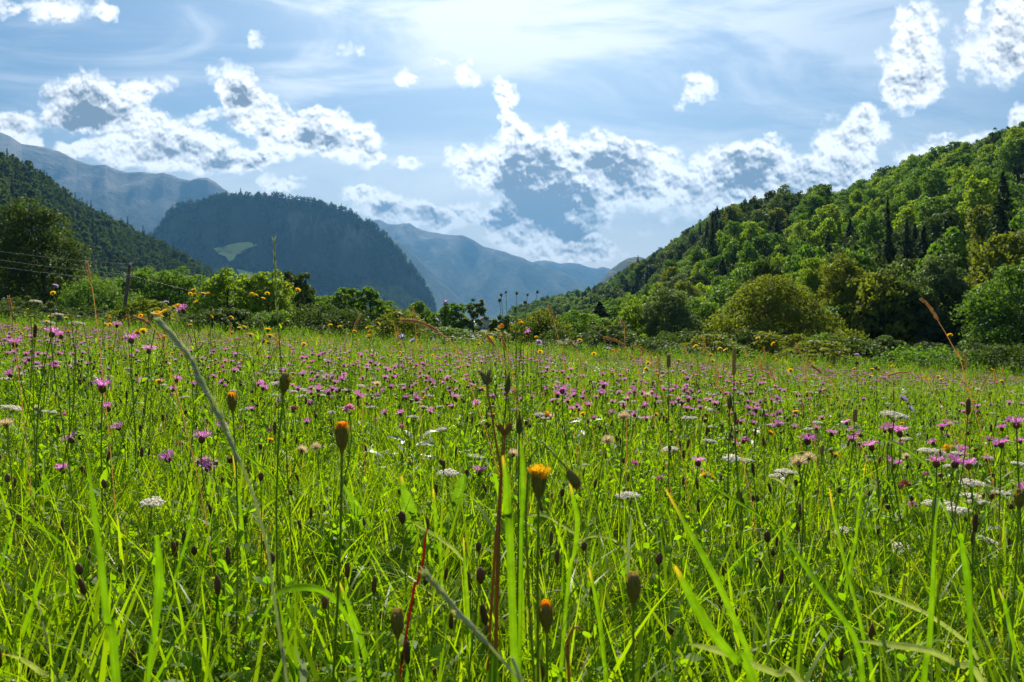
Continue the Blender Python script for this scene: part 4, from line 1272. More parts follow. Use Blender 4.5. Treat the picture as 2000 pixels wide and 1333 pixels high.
M_STRAW = leaf_mat("straw", (0.60, 0.43, 0.20), (0.80, 0.63, 0.36), 0.60, 0.5, 0.2, tcol=(1.15, 1.0, .75))
M_TIM = leaf_mat("timothy_spike", (0.22, 0.17, 0.07), (0.36, 0.27, 0.13), 0.35, 0.6, 0.2)
M_SPIKE = leaf_mat("pale_spikelets", (0.42, 0.50, 0.22), (0.66, 0.68, 0.42), 0.5, 0.5, 0.3, tcol=(1.15, 1.12, .8))




def clump_grass(n, rad, h, w, bend, mat=0, segs=5):
    mb = MB()
    th, r = RU(0, 6.283, n), rad * np.sqrt(rng.random(n))
    base = np.stack([r * np.cos(th), r * np.sin(th), np.full(n, -0.02)], 1)
    ribbons(mb, base, RU(0, 6.283, n), RU(1.15, 1.56, n), RU(*bend, n), RU(*h, n), RU(*w, n), segs, 'grass', twist=RU(-.8, .8, n), vfold=0)
    return mb


def clump_leaves(n, rad, L, W, prof='leaf', upright=(0.5, 1.3), z=(0, .06), bend=(.3, 1.3)):
    mb = MB()
    th, r = RU(0, 6.283, n), rad * np.sqrt(rng.random(n))
    base = np.stack([r * np.cos(th), r * np.sin(th), RU(*z, n)], 1)
    ribbons(mb, base, th + rng.normal(0, .8, n), RU(*upright, n), RU(*bend, n), RU(*L, n), RU(*W, n), 8 if prof == 'lobed' else 6, prof, twist=RU(-.6, .6, n), vfold=.22)
    return mb


def clump_herb(stems, h, leaf, per):
    """branching herb with many small leaves up its stems"""
    mb = MB()
    for _ in range(stems):
        a = RU(0, 6.283); H = RU(*h)
        p = bez((RU(-.02, .02), RU(-.02, .02), -.01), (RU(-.03, .03), RU(-.03, .03), H * .5), (.06 * np.cos(a), .06 * np.sin(a), H), 6)
        tube(mb, p, np.linspace(.0011, .0006, 6), 4, mat=1)
        t = RU(.15, 1, per)
        q = np.stack([np.interp(t, np.linspace(0, 1, 6), p[:, k]) for k in range(3)], 1)
        ribbons(mb, q, RU(0, 6.283, per), RU(.3, 1.35, per), RU(.0, .9, per), RU(*leaf, per) * (1.15 - .5 * t), RU(leaf[0] * .25, leaf[1] * .4, per), 3, 'leaf', twist=RU(-.9, .9, per))
    return mb


def heads_small(mb, p, mat, kind):
    if kind == 0:
        lathe(mb, p, (RU(-.2, .2), RU(-.2, .2), 1), [(-.004, .0015), (0, .004), (.006, .0045), (.010, .002), (.011, .0003)], 6, mat=mat, bump=.3, rnd=RU(0, 1))
    else:
        lathe(mb, p, (RU(-.2, .2), RU(-.2, .2), 1), [(0, .001), (.004, .0032), (.014, .0032), (.020, .0022), (.022, .0004)], 6, mat=mat, bump=.3, rnd=RU(0, 1))


def clump_stalks(n, h):
    mb = MB()
    for _ in range(n):
        a = RU(0, 6.283); H = RU(*h); l = RU(.01, .09)
        top = np.array([l * np.cos(a), l * np.sin(a), H])
        base = np.array([RU(-.05, .05), RU(-.05, .05), -.01])
        p = bez(base, base + (0, 0, H * .6), base + top, 7)
        tube(mb, p, np.linspace(.0013, .0008, 7), 4, mat=0, rnd=RU(0, 1))
        heads_small(mb, p[-1], 1, int(rng.random() < .5))
    return mb


FINE = [clump_grass(34, .055, (.14, .33), (.0020, .0040), (.2, 1.8)).mesh("fine_grass", [M_GRASS]) for _ in range(7)]
BROAD = [clump_grass(11, .05, (.18, .38), (.0045, .0085), (.2, 2.2), segs=7).mesh("broad_grass", [M_BROAD]) for _ in range(6)]
TALLB = [clump_grass(8, .05, (.24, .46), (.005, .0105), (.3, 2.7), segs=9).mesh('tall_grass', [M_BROAD]) for _ in range(6)]
PALE = [clump_grass(3, .04, (.22, .36), (.003, .005), (1.3, 2.6), segs=8).mesh("pale_grass", [M_PALE]) for _ in range(3)]
LEAVES = [clump_leaves(11, .05, (.07, .19), (.014, .034)).mesh("leaf_rosette", [M_LEAF]) for _ in range(4)] + \
         [clump_leaves(8, .05, (.09, .17), (.03, .05)).mesh("dock_rosette", [M_LEAF]) for _ in range(2)]
SILV = [clump_leaves(9, .06, (.04, .09), (.018, .034), 'lobed', (.0, .9), (.08, .2)).mesh("silver_leaves", [M_SILVER]) for _ in range(3)]
HERB = [clump_herb(7, (.16, .30), (.014, .034), 24).mesh("small_leaved_herb", [M_LEAF, M_STEM]) for _ in range(6)]
STALK = [clump_stalks(3, (.22, .36)).mesh("dry_headed_stalks", [M_STEM, M_BRACT]) for _ in range(5)]


def area_points(n, d0, d1, power=1.0, margin=1.12):
    """points in the wedge before the viewer, denser per metre as asked"""
    u = rng.random(n)
    d = (d0 ** (2 * power) + u * (d1 ** (2 * power) - d0 ** (2 * power))) ** (1 / (2 * power))
    x = d * RU(-.75, .75, n) * margin + RU(-.12, .12, n)
    return x, d


def strew(name, meshes, w, n, d0, d1, sc, label, cat, power=1.0, sink=0.0, tilt=.12, extra=None):
    x, y = area_points(n, d0, d1, power)
    keep = np.hypot(x, y) > .30
    x, y = x[keep], y[keep]; n = len(x)
    return (np.stack([x, y, ground_z(x, y) - sink], 1), np.stack([rng.normal(0, tilt, n), rng.normal(0, tilt, n), RU(0, 6.283, n)], 1), RU(*sc, n), rng.choice(len(meshes), n, p=np.array(w) / np.sum(w)))


def strew_all(name, meshes, w, bands, label, cat):
    P, R, S, I = [], [], [], []
    for b in bands:
        p, r, s, i = strew(name, meshes, w, *b, label, cat)
        P.append(p); R.append(r); S.append(s); I.append(i)
    return scatter(name, meshes, np.concatenate(P), np.concatenate(R), np.concatenate(S), np.concatenate(I), label, cat)


gm = FINE + BROAD + PALE
strew_all("meadow_grass", gm, [1.4] * 7 + [1.2] * 6 + [.22] * 3,
          [(3400, .30, 2.2, (.75, 1.15)), (7500, 2.2, 8.5, (.75, 1.15)), (15000, 8.5, 36, (.9, 1.35))], "fresh green meadow grass filling the whole foreground", "grass")
strew_all("tall_foreground_grass", TALLB, [1] * 6, [(560, .27, .85, (.72, 1.02)), (900, .85, 1.6, (.66, .98)), (900, 1.6, 4.5, (.55, .82))], "taller broad grass tufts close to the viewer", "grass")
strew_all("edge_weeds", HERB + STALK + FINE[:3], [1] * 6 + [1.2] * 5 + [1] * 3, [(2600, 23, 37, (1.6, 3.0), )], "rank tall weeds along the far edge of the meadow", "weeds")
strew_all("foreground_leaves", LEAVES, [1.3] * 6, [(230, .42, 1.7, (.85, 1.5))], "broad leafy rosettes between the foreground grass", "ground cover")
strew_all("meadow_herbs", LEAVES + SILV + HERB + STALK, [.8] * 6 + [.16] * 3 + [.8] * 6 + [.35] * 5,
          [(760, .5, 2.2, (.7, 1.15)), (3400, 2.2, 8.5, (.8, 1.2)), (8500, 8.5, 35, (.9, 1.3))], "leafy meadow herbs and small dry heads among the grass", "ground cover")


# ---------------- flower heads: each is modelled with its stalk end at the origin, looking up
def head_knapweed(s=1.0, old=False, n=34, tilt=0):
    br, fl = MB(), MB()
    lathe(br, (0, 0, 0), (0, 0, 1), np.array([(0, .0015), (.002, .0048), (.006, .0068), (.011, .0062), (.015, .0045), (.0155, .001)]) * s, 12, bump=.25, rnd=RU(.2, .8))
    ph = RU(0, 6.283, n)
    rr = .0035 * s * rng.random(n)
    base = np.stack([rr * np.cos(ph), rr * np.sin(ph), np.full(n, .013 * s)], 1)
    outer = rng.random(n) < .6
    el = np.where(outer, RU(.15, .75, n), RU(.7, 1.4, n))
    L = np.where(outer, RU(.014, .020, n), RU(.009, .014, n)) * s
    ribbons(fl, base, ph, el, RU(-.3, .5, n), L, RU(.0016, .0028, n) * s, 3, 'petal', twist=RU(-1, 1, n))
    # forked ends of the outer florets
    m = 40
    ph = RU(0, 6.283, m); el = RU(.2, .8, m); rr = RU(.010, .015, m) * s
    base = np.stack([rr * np.cos(ph) * np.cos(el) + .001, rr * np.sin(ph) * np.cos(el), .014 * s + rr * np.sin(el)], 1)
    ribbons(fl, base, ph + rng.normal(0, .5, m), el + rng.normal(0, .3, m), RU(-.2, .6, m), RU(.005, .009, m) * s, RU(.0010, .0018, m) * s, 2, 'petal', twist=RU(-1, 1, m))
    return br.mesh("bracts", [M_BRACT], True), fl.mesh("florets", [M_PURPLE])


def head_dry(s=1.0):
    br = MB()
    lathe(br, (0, 0, 0), (0, 0, 1), np.array([(0, .001), (.002, .0046), (.006, .0068), (.011, .0070), (.015, .006), (.014, .001)]) * s, 12, bump=.35, rnd=RU(.2, .8))
    n = 26
    ph = RU(0, 6.283, n)
    ribbons(br, np.stack([.0035 * s * np.cos(ph), .0035 * s * np.sin(ph), np.full(n, .010 * s)], 1), ph, RU(.7, 1.3, n), RU(-.2, .2, n), RU(.004, .008, n) * s, RU(.001, .0018, n) * s, 2, 'petal')
    return (br.mesh("seed_head", [M_BRACT]),)


def head_yarrow(s=1.0):
    st, fl = MB(), MB()
    n = int(RU(75, 110))
    a = np.arange(n) * 2.399963
    r = .030 * s * np.sqrt((np.arange(n) + .5) / n)
    cl = fbm(np.cos(a) * r * 120 + 9, np.sin(a) * r * 120 + 9, 2, 77)
    x, y = r * np.cos(a) + rng.normal(0, .0012, n), r * np.sin(a) + rng.normal(0, .0012, n)
    z = .024 * s - (r / s) ** 2 * 6 * s + (cl - .5) * .010 * s + rng.normal(0, .0007, n)
    for i in range(n):
        p = np.array([x[i], y[i], z[i]])
        th = np.linspace(0, 6.283, 6)[:5] + RU(0, 6)
        rad = .0034 * s * RU(.85, 1.2)
        V = [p + (0, 0, .0012 * s)] + [p + rad * np.array([np.cos(t), np.sin(t), RU(-.2, .3)]) for t in th] + [p + .6 * rad * np.array([np.cos(t), np.sin(t), -1.2]) for t in th] + [p - (0, 0, .004 * s)]
        tr = [(0, 1 + k, 1 + (k + 1) % 5) for k in range(5)] + [(11, 6 + (k + 1) % 5, 6 + k) for k in range(5)]
        q = [(1 + k, 6 + k, 6 + (k + 1) % 5, 1 + (k + 1) % 5) for k in range(5)]
        fl.add(V, np.array(q), np.array(tr), rnd=RU(0, 1))
    for i in range(9):
        e = np.array([.02 * s * np.cos(i * .7), .02 * s * np.sin(i * .7), .016 * s])
        tube(st, bez((0, 0, 0), e * (.4, .4, .7), e, 5), .0007 * s, 4)
        for j in range(4):
            f = e + np.array([RU(-.01, .01), RU(-.01, .01), .004]) * s
            tube(st, [e * .8, f], .0004 * s, 3)
    return st.mesh("umbel_rays", [M_STEM]), fl.mesh("florets", [M_WHITE])


def head_hawkbit(s=1.0, mat=None):
    br, fl = MB(), MB()
    lathe(br, (0, 0, -.010 * s), (0, 0, 1), np.array([(0, .0015), (.003, .0042), (.008, .0048), (.011, .0056)]) * s, 10, bump=.15)
    n = 46
    ph = np.arange(n) * 2.4
    t = np.arange(n) / n
    base = np.stack([.002 * s * np.cos(ph), .002 * s * np.sin(ph), np.full(n, 0.0)], 1)
    ribbons(fl, base, ph, .12 + t * 1.15, RU(-.1, .4, n), (.0135 - .007 * t) * s, RU(.0022, .0032, n) * s, 3, 'petal')
    return br.mesh("bracts", [M_GBRACT], True), fl.mesh("petals", [mat or M_YELLOW])


def head_bud(s=1.0, kind='orange'):
    """long hairy hawkbit bud with a tuft of closed petals at its tip"""
    br, fl = MB(), MB()
    prof = np.array([(0, .0015), (.003, .0024), (.006, .0040), (.010, .0052), (.015, .0054), (.019, .0048), (.021, .0036)]) * s
    lathe(br, (0, 0, 0), (0, 0, 1), prof, 16, bump=.05, rnd=.3)
    n = 60
    ph = RU(0, 6.283, n)
    zz = RU(.001, .016, n) * s
    rr = np.interp(zz, prof[:, 0], prof[:, 1]) * .98
    ribbons(br, np.stack([rr * np.cos(ph), rr * np.sin(ph), zz], 1), ph, np.full(n, 1.42), RU(-.12, .12, n), RU(.005, .0095, n) * s, RU(.0010, .0018, n) * s, 3, 'leaf')
    m = 110
    ph = RU(0, 6.283, m)
    w = {'orange': .30, 'open': .95, 'brown': .15, 'tip': .05}[kind]
    q = np.sqrt(rng.random(m))
    rr = .0046 * q * s
    el = 1.55 - w * .55 * q
    L = RU(.0065, .0085, m) * s * (1.25 if kind == 'open' else 1.0)
    ribbons(fl, np.stack([rr * np.cos(ph), rr * np.sin(ph), np.full(m, .0155 * s)], 1), ph, el, RU(-.1, .1, m) - (.7 * q if kind != 'open' else .1), L, RU(.0012, .0020, m) * s, 3, 'petal', twist=RU(-.6, .6, m))
    return br.mesh("bracts", [M_BUD], True), fl.mesh("petal_tuft", [{'orange': M_ORANGE, 'open': M_YELLOW, 'brown': M_TIM, 'tip': M_ORANGE}[kind]])


def head_plantain(s=1.0, L=.022):
    mb = MB()
    k = 12
    prof = [(0, .001)] + [(L * i / k, .0036 * s * np.sin(np.pi * (.10 + .78 * i / k)) ** .5) for i in range(1, k)] + [(L, .0004)]
    lathe(mb, (0, 0, 0), (0, 0, 1), prof, 9, bump=.35)
    n = 50
    z = RU(.1, .9, n) * L; ph = RU(0, 6.283, n)
    ribbons(mb, np.stack([.003 * s * np.cos(ph), .003 * s * np.sin(ph), z], 1), ph, RU(.2, 1.0, n), 0, RU(.0012, .003, n) * s, RU(.0008, .0014, n) * s, 1, 'petal')
    return (mb.mesh("seed_spike", [M_BRACT]),)


def head_timothy(s=1.0, L=.07, mat=None):
    mb = MB()
    k = 26
    prof = [(0, .0012)] + [(L * i / k, .0034 * s * min(1, (1 - i / k) * 5 + .3) * (1 + .12 * (i % 2))) for i in range(1, k)] + [(L, .0004)]
    lathe(mb, (0, 0, 0), (0, 0, 1), prof, 9, bump=.4)
    n = 170
    z = RU(.02, .97, n) * L; ph = RU(0, 6.283, n)
    ribbons(mb, np.stack([.003 * s * np.cos(ph), .003 * s * np.sin(ph), z], 1), ph, RU(.5, 1.2, n), 0, RU(.001, .003, n) * s, RU(.0008, .0013, n) * s, 1, 'petal')
    return (mb.mesh("seed_spike", [mat or M_TIM]),)


def head_clock(s=1.0, half=False):
    ce, fl = MB(), MB()
    lathe(ce, (0, 0, 0), (0, 0, 1), np.array([(-.006, .0015), (-.002, .004), (.002, .004), (.005, .001)]) * s, 8)
    n = 260
    v = rng.normal(0, 1, (n, 3)); v /= np.linalg.norm(v, axis=1, keepdims=True)
    v[:, 2] = np.abs(v[:, 2]) * 1.0 - .25 * rng.random(n)
    ph = np.arctan2(v[:, 1], v[:, 0]); el = np.arcsin(np.clip(v[:, 2], -1, 1))
    ribbons(fl, v * .003 * s, ph, el, RU(-.2, .2, n), RU(.010, .0145, n) * s, RU(.0006, .0011, n) * s, 2, 'grass', twist=RU(-1.5, 1.5, n))
    tips = v * (.0125 * s)
    ribbons(fl, tips, ph + rng.normal(0, .8, n), el + rng.normal(0, .8, n), 0, RU(.002, .004, n) * s, RU(.0005, .0009, n) * s, 1, 'grass')
    return ce.mesh("seed_core", [M_BRACT], True), fl.mesh("fluff", [M_FLUFF])


def head_clover(s=1.0, mat=None):
    mb = MB()
    n = 130
    v = rng.normal(0, 1, (n, 3)); v /= np.linalg.norm(v, axis=1, keepdims=True); v[:, 2] = np.abs(v[:, 2]) - .35 * rng.random(n)
    ph = np.arctan2(v[:, 1], v[:, 0]); el = np.arcsin(np.clip(v[:, 2], -1, 1))
    ribbons(mb, v * .004 * s + (0, 0, .006 * s), ph, el, RU(-.5, .1, n), RU(.006, .009, n) * s, RU(.0018, .0028, n) * s, 3, 'petal', twist=RU(-1, 1, n))
    return (mb.mesh("florets", [mat or M_PINK]),)


def head_scabious(s=1.0, mat=None):
    gb, fl = MB(), MB()
    n = 60
    ph = RU(0, 6.283, n); t = rng.random(n)
    rr = .011 * s * np.sqrt(t)
    ribbons(fl, np.stack([rr * np.cos(ph), rr * np.sin(ph), .003 * s + .003 * s * (1 - t)], 1), ph, RU(.1, .9, n) + (1 - t) * .5, RU(0, .6, n), RU(.005, .009, n) * s, RU(.0028, .0045, n) * s, 3, 'petal')
    lathe(gb, (0, 0, -.001), (0, 0, 1), np.array([(0, .0015), (.001, .009), (.004, .010), (.006, .003)]) * s, 10, bump=.2)
    return gb.mesh("bracts", [M_GBRACT], True), fl.mesh("florets", [mat or M_LILAC])


def head_ball(s=1.0, mat=None):
    mb = MB()
    n = 110
    v = rng.normal(0, 1, (n, 3)); v /= np.linalg.norm(v, axis=1, keepdims=True)
    ph = np.arctan2(v[:, 1], v[:, 0]); el = np.arcsin(np.clip(v[:, 2], -1, 1))
    th = np.linspace(-1.5, 1.5, 8)
    lathe(mb, (0, 0, .006 * s), (0, 0, 1), np.stack([.0062 * np.sin(th), .0062 * np.cos(th) + .0002], 1) * s, 12, bump=.2)
    ribbons(mb, v * .0055 * s + (0, 0, .006 * s), ph, el, 0, RU(.002, .0034, n) * s, RU(.0014, .0024, n) * s, 1, 'petal', twist=RU(-1, 1, n))
    return (mb.mesh("seed_ball", [mat or M_GBRACT]),)


def head_point(s=1.0):
    mb = MB()
    lathe(mb, (0, 0, 0), (0, 0, 1), np.array([(0, .0022), (.006, .0058), (.014, .0062), (.026, .0040), (.038, .0018), (.044, .0006)]) * s, 12, bump=.1)
    n = 9
    ph = np.arange(n) * 6.283 / n
    ribbons(mb, np.stack([.0050 * s * np.cos(ph), .0050 * s * np.sin(ph), np.full(n, .004 * s)], 1), ph, 1.50, -.02, .040 * s, .0038 * s, 5, 'leaf')
    return (mb.mesh("closed_bud", [M_GBRACT], True),)


def head_blackplantain(s=1.0): return head_plantain(s, .03)


def var(f, n, *a, **k): return [f(*a, **k) for _ in range(n)]


H_KNAP = var(head_knapweed, 6) + [head_knapweed(.86, n=24) for _ in range(2)]
H_DRY, H_YAR, H_HAWK = var(head_dry, 4), var(head_yarrow, 5), var(head_hawkbit, 3) + [head_hawkbit(.9, M_ORANGE)]
H_PLAN = var(head_plantain, 3) + [head_plantain(1.1, .032)]
H_CLOCK, H_CLOV, H_SCAB, H_BALL = var(head_clock, 3), var(head_clover, 3), var(head_scabious, 2), var(head_ball, 3)
H_TIM = [head_timothy(), head_timothy(.9, .045)]


def stem_pts(base, tip, axis, bow=.0, n=9):
    base, tip, axis = np.asarray(base, float), np.asarray(tip, float), np.asarray(axis, float)
    L = np.linalg.norm(tip - base)
    t = np.linspace(0, 1, n)[:, None]
    p1 = base + np.array([rng.normal(0, .03) + bow, rng.normal(0, .03), .45]) * L
    p2 = tip - axis * L * .30
    return (1 - t) ** 3 * base + 3 * (1 - t) ** 2 * t * p1 + 3 * (1 - t) * t * t * p2 + t ** 3 * tip


CNT = {}


def plant(kind, head, tip, label, cat, group=None, s=1.0, tilt=.25, r=.0012, base=None, lean=.04, leaves=3, stem_mat=None, axis=None, bow=0.0, detail=True, leafL=(.03, .07), part="flower_head"):
    """a flowering plant: stem rooted in the ground, its leaves and its head"""
    tip = np.asarray(tip, float)
    if base is None:
        bx, by = tip[0] + rng.normal(0, lean), tip[1] + rng.normal(0, lean)
        base = np.array([bx, by, float(ground_z(bx, by)) - .005])
    base = np.asarray(base, float)
    if axis is None:
        axis = np.array([rng.normal(0, tilt), rng.normal(0, tilt), 1.0])
    axis = np.asarray(axis, float); axis = axis / np.linalg.norm(axis)
    root = empty(kind, base)
    tag(root, label, cat, group, 'thing')
    mb = MB()
    sp = stem_pts(base, tip, axis, bow) - base
    tube(mb, sp, np.linspace(r * 1.35, r, len(sp)), 5 if detail else 4, rnd=RU(0, 1))
    mb.obj("stem", [stem_mat or M_STEM], root, True)
    if leaves and detail:
        lm = MB()
        t = RU(.15, .8, leaves)
        q = np.stack([np.interp(t, np.linspace(0, 1, len(sp)), sp[:, k]) for k in range(3)], 1)
        ribbons(lm, q, RU(0, 6.283, leaves), RU(.4, 1.1, leaves), RU(.2, 1.2, leaves), RU(*leafL, leaves), RU(.006, .012, leaves), 5, 'leaf', vfold=.2)
        lm.obj("leaves", [M_LEAF], root)
    q = Vector((0, 0, 1)).rotation_difference(Vector(axis))
    h0 = None
    for k, me in enumerate(head):
        o = bpy.data.objects.new(part if k == 0 else me.name.split('.')[0], me)
        COL.objects.link(o)
        if k == 0:
            o.parent = root
            o.location = tuple(tip - base)
            o.rotation_mode = 'QUATERNION'
            o.rotation_quaternion = q @ Vector((0, 0, 1)).rotation_difference(Vector((0, 0, 1)))
            sc = s if not isinstance(s, tuple) else s[0]
            o.scale = (sc, sc, sc)
            h0 = o
        else:
            o.parent = h0
    CNT[kind] = CNT.get(kind, 0) + 1
    return root


def spine_plant(kind, path, label, cat, group=None, w=.0012, mat=None, sides=6, extra=None, radii=None, part="stem", rooted=True, smooth=True):
    """a stalk that follows a free path of points in the place; the lower end goes down to the ground"""
    p = np.asarray(path, float)
    if rooted:
        e = p[-1]
        gz = float(ground_z(e[0], e[1] + .02))
        d = p[-1] - p[-2]; d = d / (np.linalg.norm(d) + 1e-9)
        h = e[2] - gz
        b = np.array([e[0] + d[0] * h * .35, e[1] + .03, gz])
        p = np.vstack([p, (e + b) / 2 + np.array([d[0] * h * .12, 0, 0]), b])
    c = spline(p, max(24, 4 * len(p)))
    root = empty(kind, c[-1])
    tag(root, label, cat, group, 'thing')
    return root, c - c[-1]


print("meadow masses done")

# ------------------------------------------------------------------ single plants that stand out
def px_tip(px, py, d): return P3(px, py, d)


# hawkbit buds
BUDS = [(668, 884, .53, 'orange', 1.0, (0, 0, 1), "upright hawkbit bud with a soft orange tip left of centre"),
        (1052, 978, .50, 'open', 1.0, (.02, 0, 1), "half open hawkbit bud with a bright yellow orange tuft"),
        (1237, 1182, .50, 'brown', 1.0, (.0, 0, 1), "grey brown tipped hawkbit bud low on the right of centre"),
        (1068, 1236, .50, 'tip', 1.0, (-.04, 0, 1), "orange pointed hawkbit bud beside the hooked brown stem"),
        (777, 1248, .54, 'brown', 1.0, (-.02, 0, 1), "closed hawkbit bud with a dull brown flat tip near the lower edge"),
        (455, 806, .80, 'orange', 1.0, (-.08, 0, 1), "small hawkbit bud with an orange tip behind the pale spike"),
        (553, 772, .72, 'brown', 1.0, (.12, 0, 1), "withered hawkbit bud with a brown crown left of centre"),
        (1107, 915, .62, 'tip', .9, (.45, 0, -.75), "nodding green hawkbit bud hanging to the right"),
        (1990, 996, .78, 'brown', 1.0, (.05, 0, 1), "brown topped hawkbit head at the right edge")]
for px, py, d, kd, s, ax, lab in BUDS:
    plant("hawkbit_bud", head_bud(1.0, kd), P3(px, py, d), lab, "flower bud", "hawkbit buds in the foreground", s=s, axis=ax, r=.0010, leaves=0, lean=.02, part="bud")
for px, py, d, lab in ((990, 768, 1.20, "slim pointed green bud beside the rusty stalk, tallest of two"), (1014, 848, 1.10, "slim pointed dark green bud in front of the rusty stalk"), (1425, 800, 1.5, "pointed green bud on the right half of the meadow")):
    plant("goatsbeard_bud", head_point(.85), P3(px, py, d), lab, "flower bud", "pointed goatsbeard buds", axis=(.12 if px < 1000 else .02, 0, 1), r=.0013, leaves=2, lean=.02, leafL=(.1, .2), part="bud")

# yellow hawkbits and hawkweeds rising before the dark trees
YEL = [(308, 615, 24), (322, 611, 26), (372, 575, 9), (380, 576, 9), (397, 574, 9), (406, 574, 9), (379, 567, 9), (384, 591, 12), (347, 599, 14), (339, 601, 12), (104, 573, 9), (492, 576, 11), (500, 577, 7),
       (514, 584, 10), (522, 574, 8), (563, 558, 10), (582, 567, 10), (452, 651, 9), (468, 641, 8), (477, 639, 8), (268, 650, 16), (280, 648, 14), (523, 645, 14), (528, 656, 12), (490, 654, 11), (516, 667, 11),
       (413, 619, 8), (452, 621, 7), (645, 636, 8), (664, 639, 9), (718, 641, 9), (722, 648, 8), (739, 633, 7), (1018, 632, 12), (969, 645, 8), (1015, 628, 8), (957, 664, 14), (935, 672, 8), (980, 640, 9), (1055, 688, 7),
       (1388, 694, 7), (1392, 705, 8), (1406, 682, 7), (1417, 684, 7), (1480, 661, 7), (1510, 672, 8), (1266, 710, 9), (1262, 722, 11), (1283, 731, 9), (1855, 655, 7), (1703, 722, 8), (1715, 721, 7),
       (1132, 665, 6), (1160, 692, 7), (943, 760, 12), (1138, 810, 12), (1850, 876, 22), (1375, 928, 20), (1390, 932, 16), (1632, 890, 14), (130, 622, 8), (207, 634, 9), (98, 619, 10), (68, 640, 8), (215, 622, 8), (1700, 735, 9), (1555, 805, 12), (1552, 806, 10)]
for i, (px, py, w) in enumerate(YEL):
    d = float(np.clip(F * .024 / w, .7, 3.6))
    near = "before the walnut tree" if px < 160 else "beside the utility pole" if px < 330 else "before the lime tree" if px < 480 else "before the tree behind the tall spike" if px < 620 else "before the dark trees left of centre" if px < 900 else "near the round seed heads" if px < 1080 else "on the right half"
    up = "very tall stem," if py < 600 else "tall stem," if py < 640 else "raised stem," if py < 700 else "low stem,"
    lab = {0: "left of two large flat yellow hawkbits", 1: "right of two large flat yellow hawkbits"}.get(i, "%s yellow hawkbit on a %s %s" % ("tiny" if w < 9 else "small" if w < 12 else "open", up, near))
    plant("hawkbit_flower", H_HAWK[int(rng.integers(3))], P3(px, py, d), lab, "flower", "yellow hawkbits " + near, s=1.0 if w < 20 else .85, tilt=.5, r=.0009, leaves=2, lean=.10)

# knapweeds one can point at
KN = [(200, 768, 36, "large purple knapweed with spread florets at the left"), (100, 660, 27, "left of two bright purple knapweeds at the upper left"), (121, 663, 22, "right of two bright purple knapweeds at the upper left"),
      (30, 680, 24, "pale purple knapweed at the far upper left"), (23, 738, 22, "purple knapweed low at the left edge"), (361, 612, 20, "purple knapweed raised before the green tree row"), (257, 672, 24, "purple knapweed under the straw grass arch"),
      (291, 692, 24, "purple knapweed just left of the pale spike tip"), (213, 805, 24, "dark purple half closed knapweed below the large one"), (397, 912, 24, "ragged purple knapweed left of the pale spike"), (228, 641, 16, "purple knapweed against the foot of the utility pole"),
      (731, 974, 19, "small purple knapweed above the broad dock leaves"), (936, 930, 24, "ragged purple knapweed left of the rusty stalks"), (1098, 770, 26, "full purple knapweed in the middle of the meadow"), (1088, 778, 22, "purple knapweed crowding the full one in mid meadow"),
      (1334, 1003, 19, "lone purple knapweed low on the right of centre"), (1363, 912, 26, "purple knapweed beside the yellow hawkbits on the right"), (1362, 925, 20, "pale purple knapweed under its neighbour on the right"), (1192, 928, 17, "small purple knapweed right of the half open bud"),
      (1256, 909, 15, "tiny purple knapweed right of the nodding bud"), (1829, 914, 32, "left of three large purple knapweeds on the right"), (1862, 914, 34, "middle of three large purple knapweeds on the right"), (1892, 918, 28, "right of three large purple knapweeds on the right"),
      (1738, 846, 28, "purple knapweed under the wide yarrow at the right"), (1758, 855, 28, "purple knapweed right below the wide yarrow"), (1704, 882, 28, "purple knapweed left of the three large ones"), (1742, 916, 26, "purple knapweed in front of the three large ones"),
      (1955, 876, 26, "purple knapweed near the right edge"), (1985, 838, 32, "large purple knapweed cut near the right edge"), (1576, 870, 30, "broad purple knapweed cluster head right of centre"), (1997, 966, 26, "purple knapweed at the right frame edge above the yarrow"),
      (1622, 853, 18, "purple knapweed between the two plantain spikes"), (1178, 760, 20, "purple knapweed right of the full one in mid meadow"), (1030, 655, 12, "purple knapweed held up before the willow bushes"), (280, 750, 18, "purple knapweed left of the pale spike bend")]
for px, py, w, lab in KN:
    d = F * .034 / w
    plant("knapweed", H_KNAP[int(rng.integers(6))], P3(px, py, d), lab, "flower", "purple knapweeds that stand out in the meadow", s=RU(.95, 1.1), tilt=.22, r=.0013, leaves=4, lean=.05)

YA = [(1755, 1066, 46), (1792, 1048, 38), (1776, 1026, 36), (1762, 1010, 38), (1872, 996, 46), (1912, 981, 40), (1822, 982, 40), (1850, 985, 36), (1898, 969, 36), (1958, 1010, 28), (1950, 1080, 26), (1953, 1118, 34), (1608, 1030, 30), (1648, 1034, 42), (1672, 1020, 26),
      (1508, 1064, 26), (1535, 922, 40), (1520, 928, 34), (1430, 894, 34), (1458, 899, 30), (1745, 809, 48), (1812, 880, 34), (1830, 882, 26), (1228, 968, 46), (1205, 962, 30), (1252, 976, 30), (928, 892, 34), (875, 922, 40), (905, 930, 30), (1310, 876, 34), (20, 796, 36),
      (95, 804, 26), (545, 749, 30), (1900, 904, 28), (1990, 905, 30), (1440, 1002, 28), (1375, 1000, 24), (1362, 975, 22), (1404, 1038, 20), (70, 588, 22), (112, 614, 22), (92, 630, 24), (150, 632, 26), (360, 776, 20), (1565, 1014, 26), (1700, 1024, 24), (1930, 1048, 22), (1200, 1000, 22), (820, 928, 26), (1925, 1068, 22), (1880, 1000, 20)]
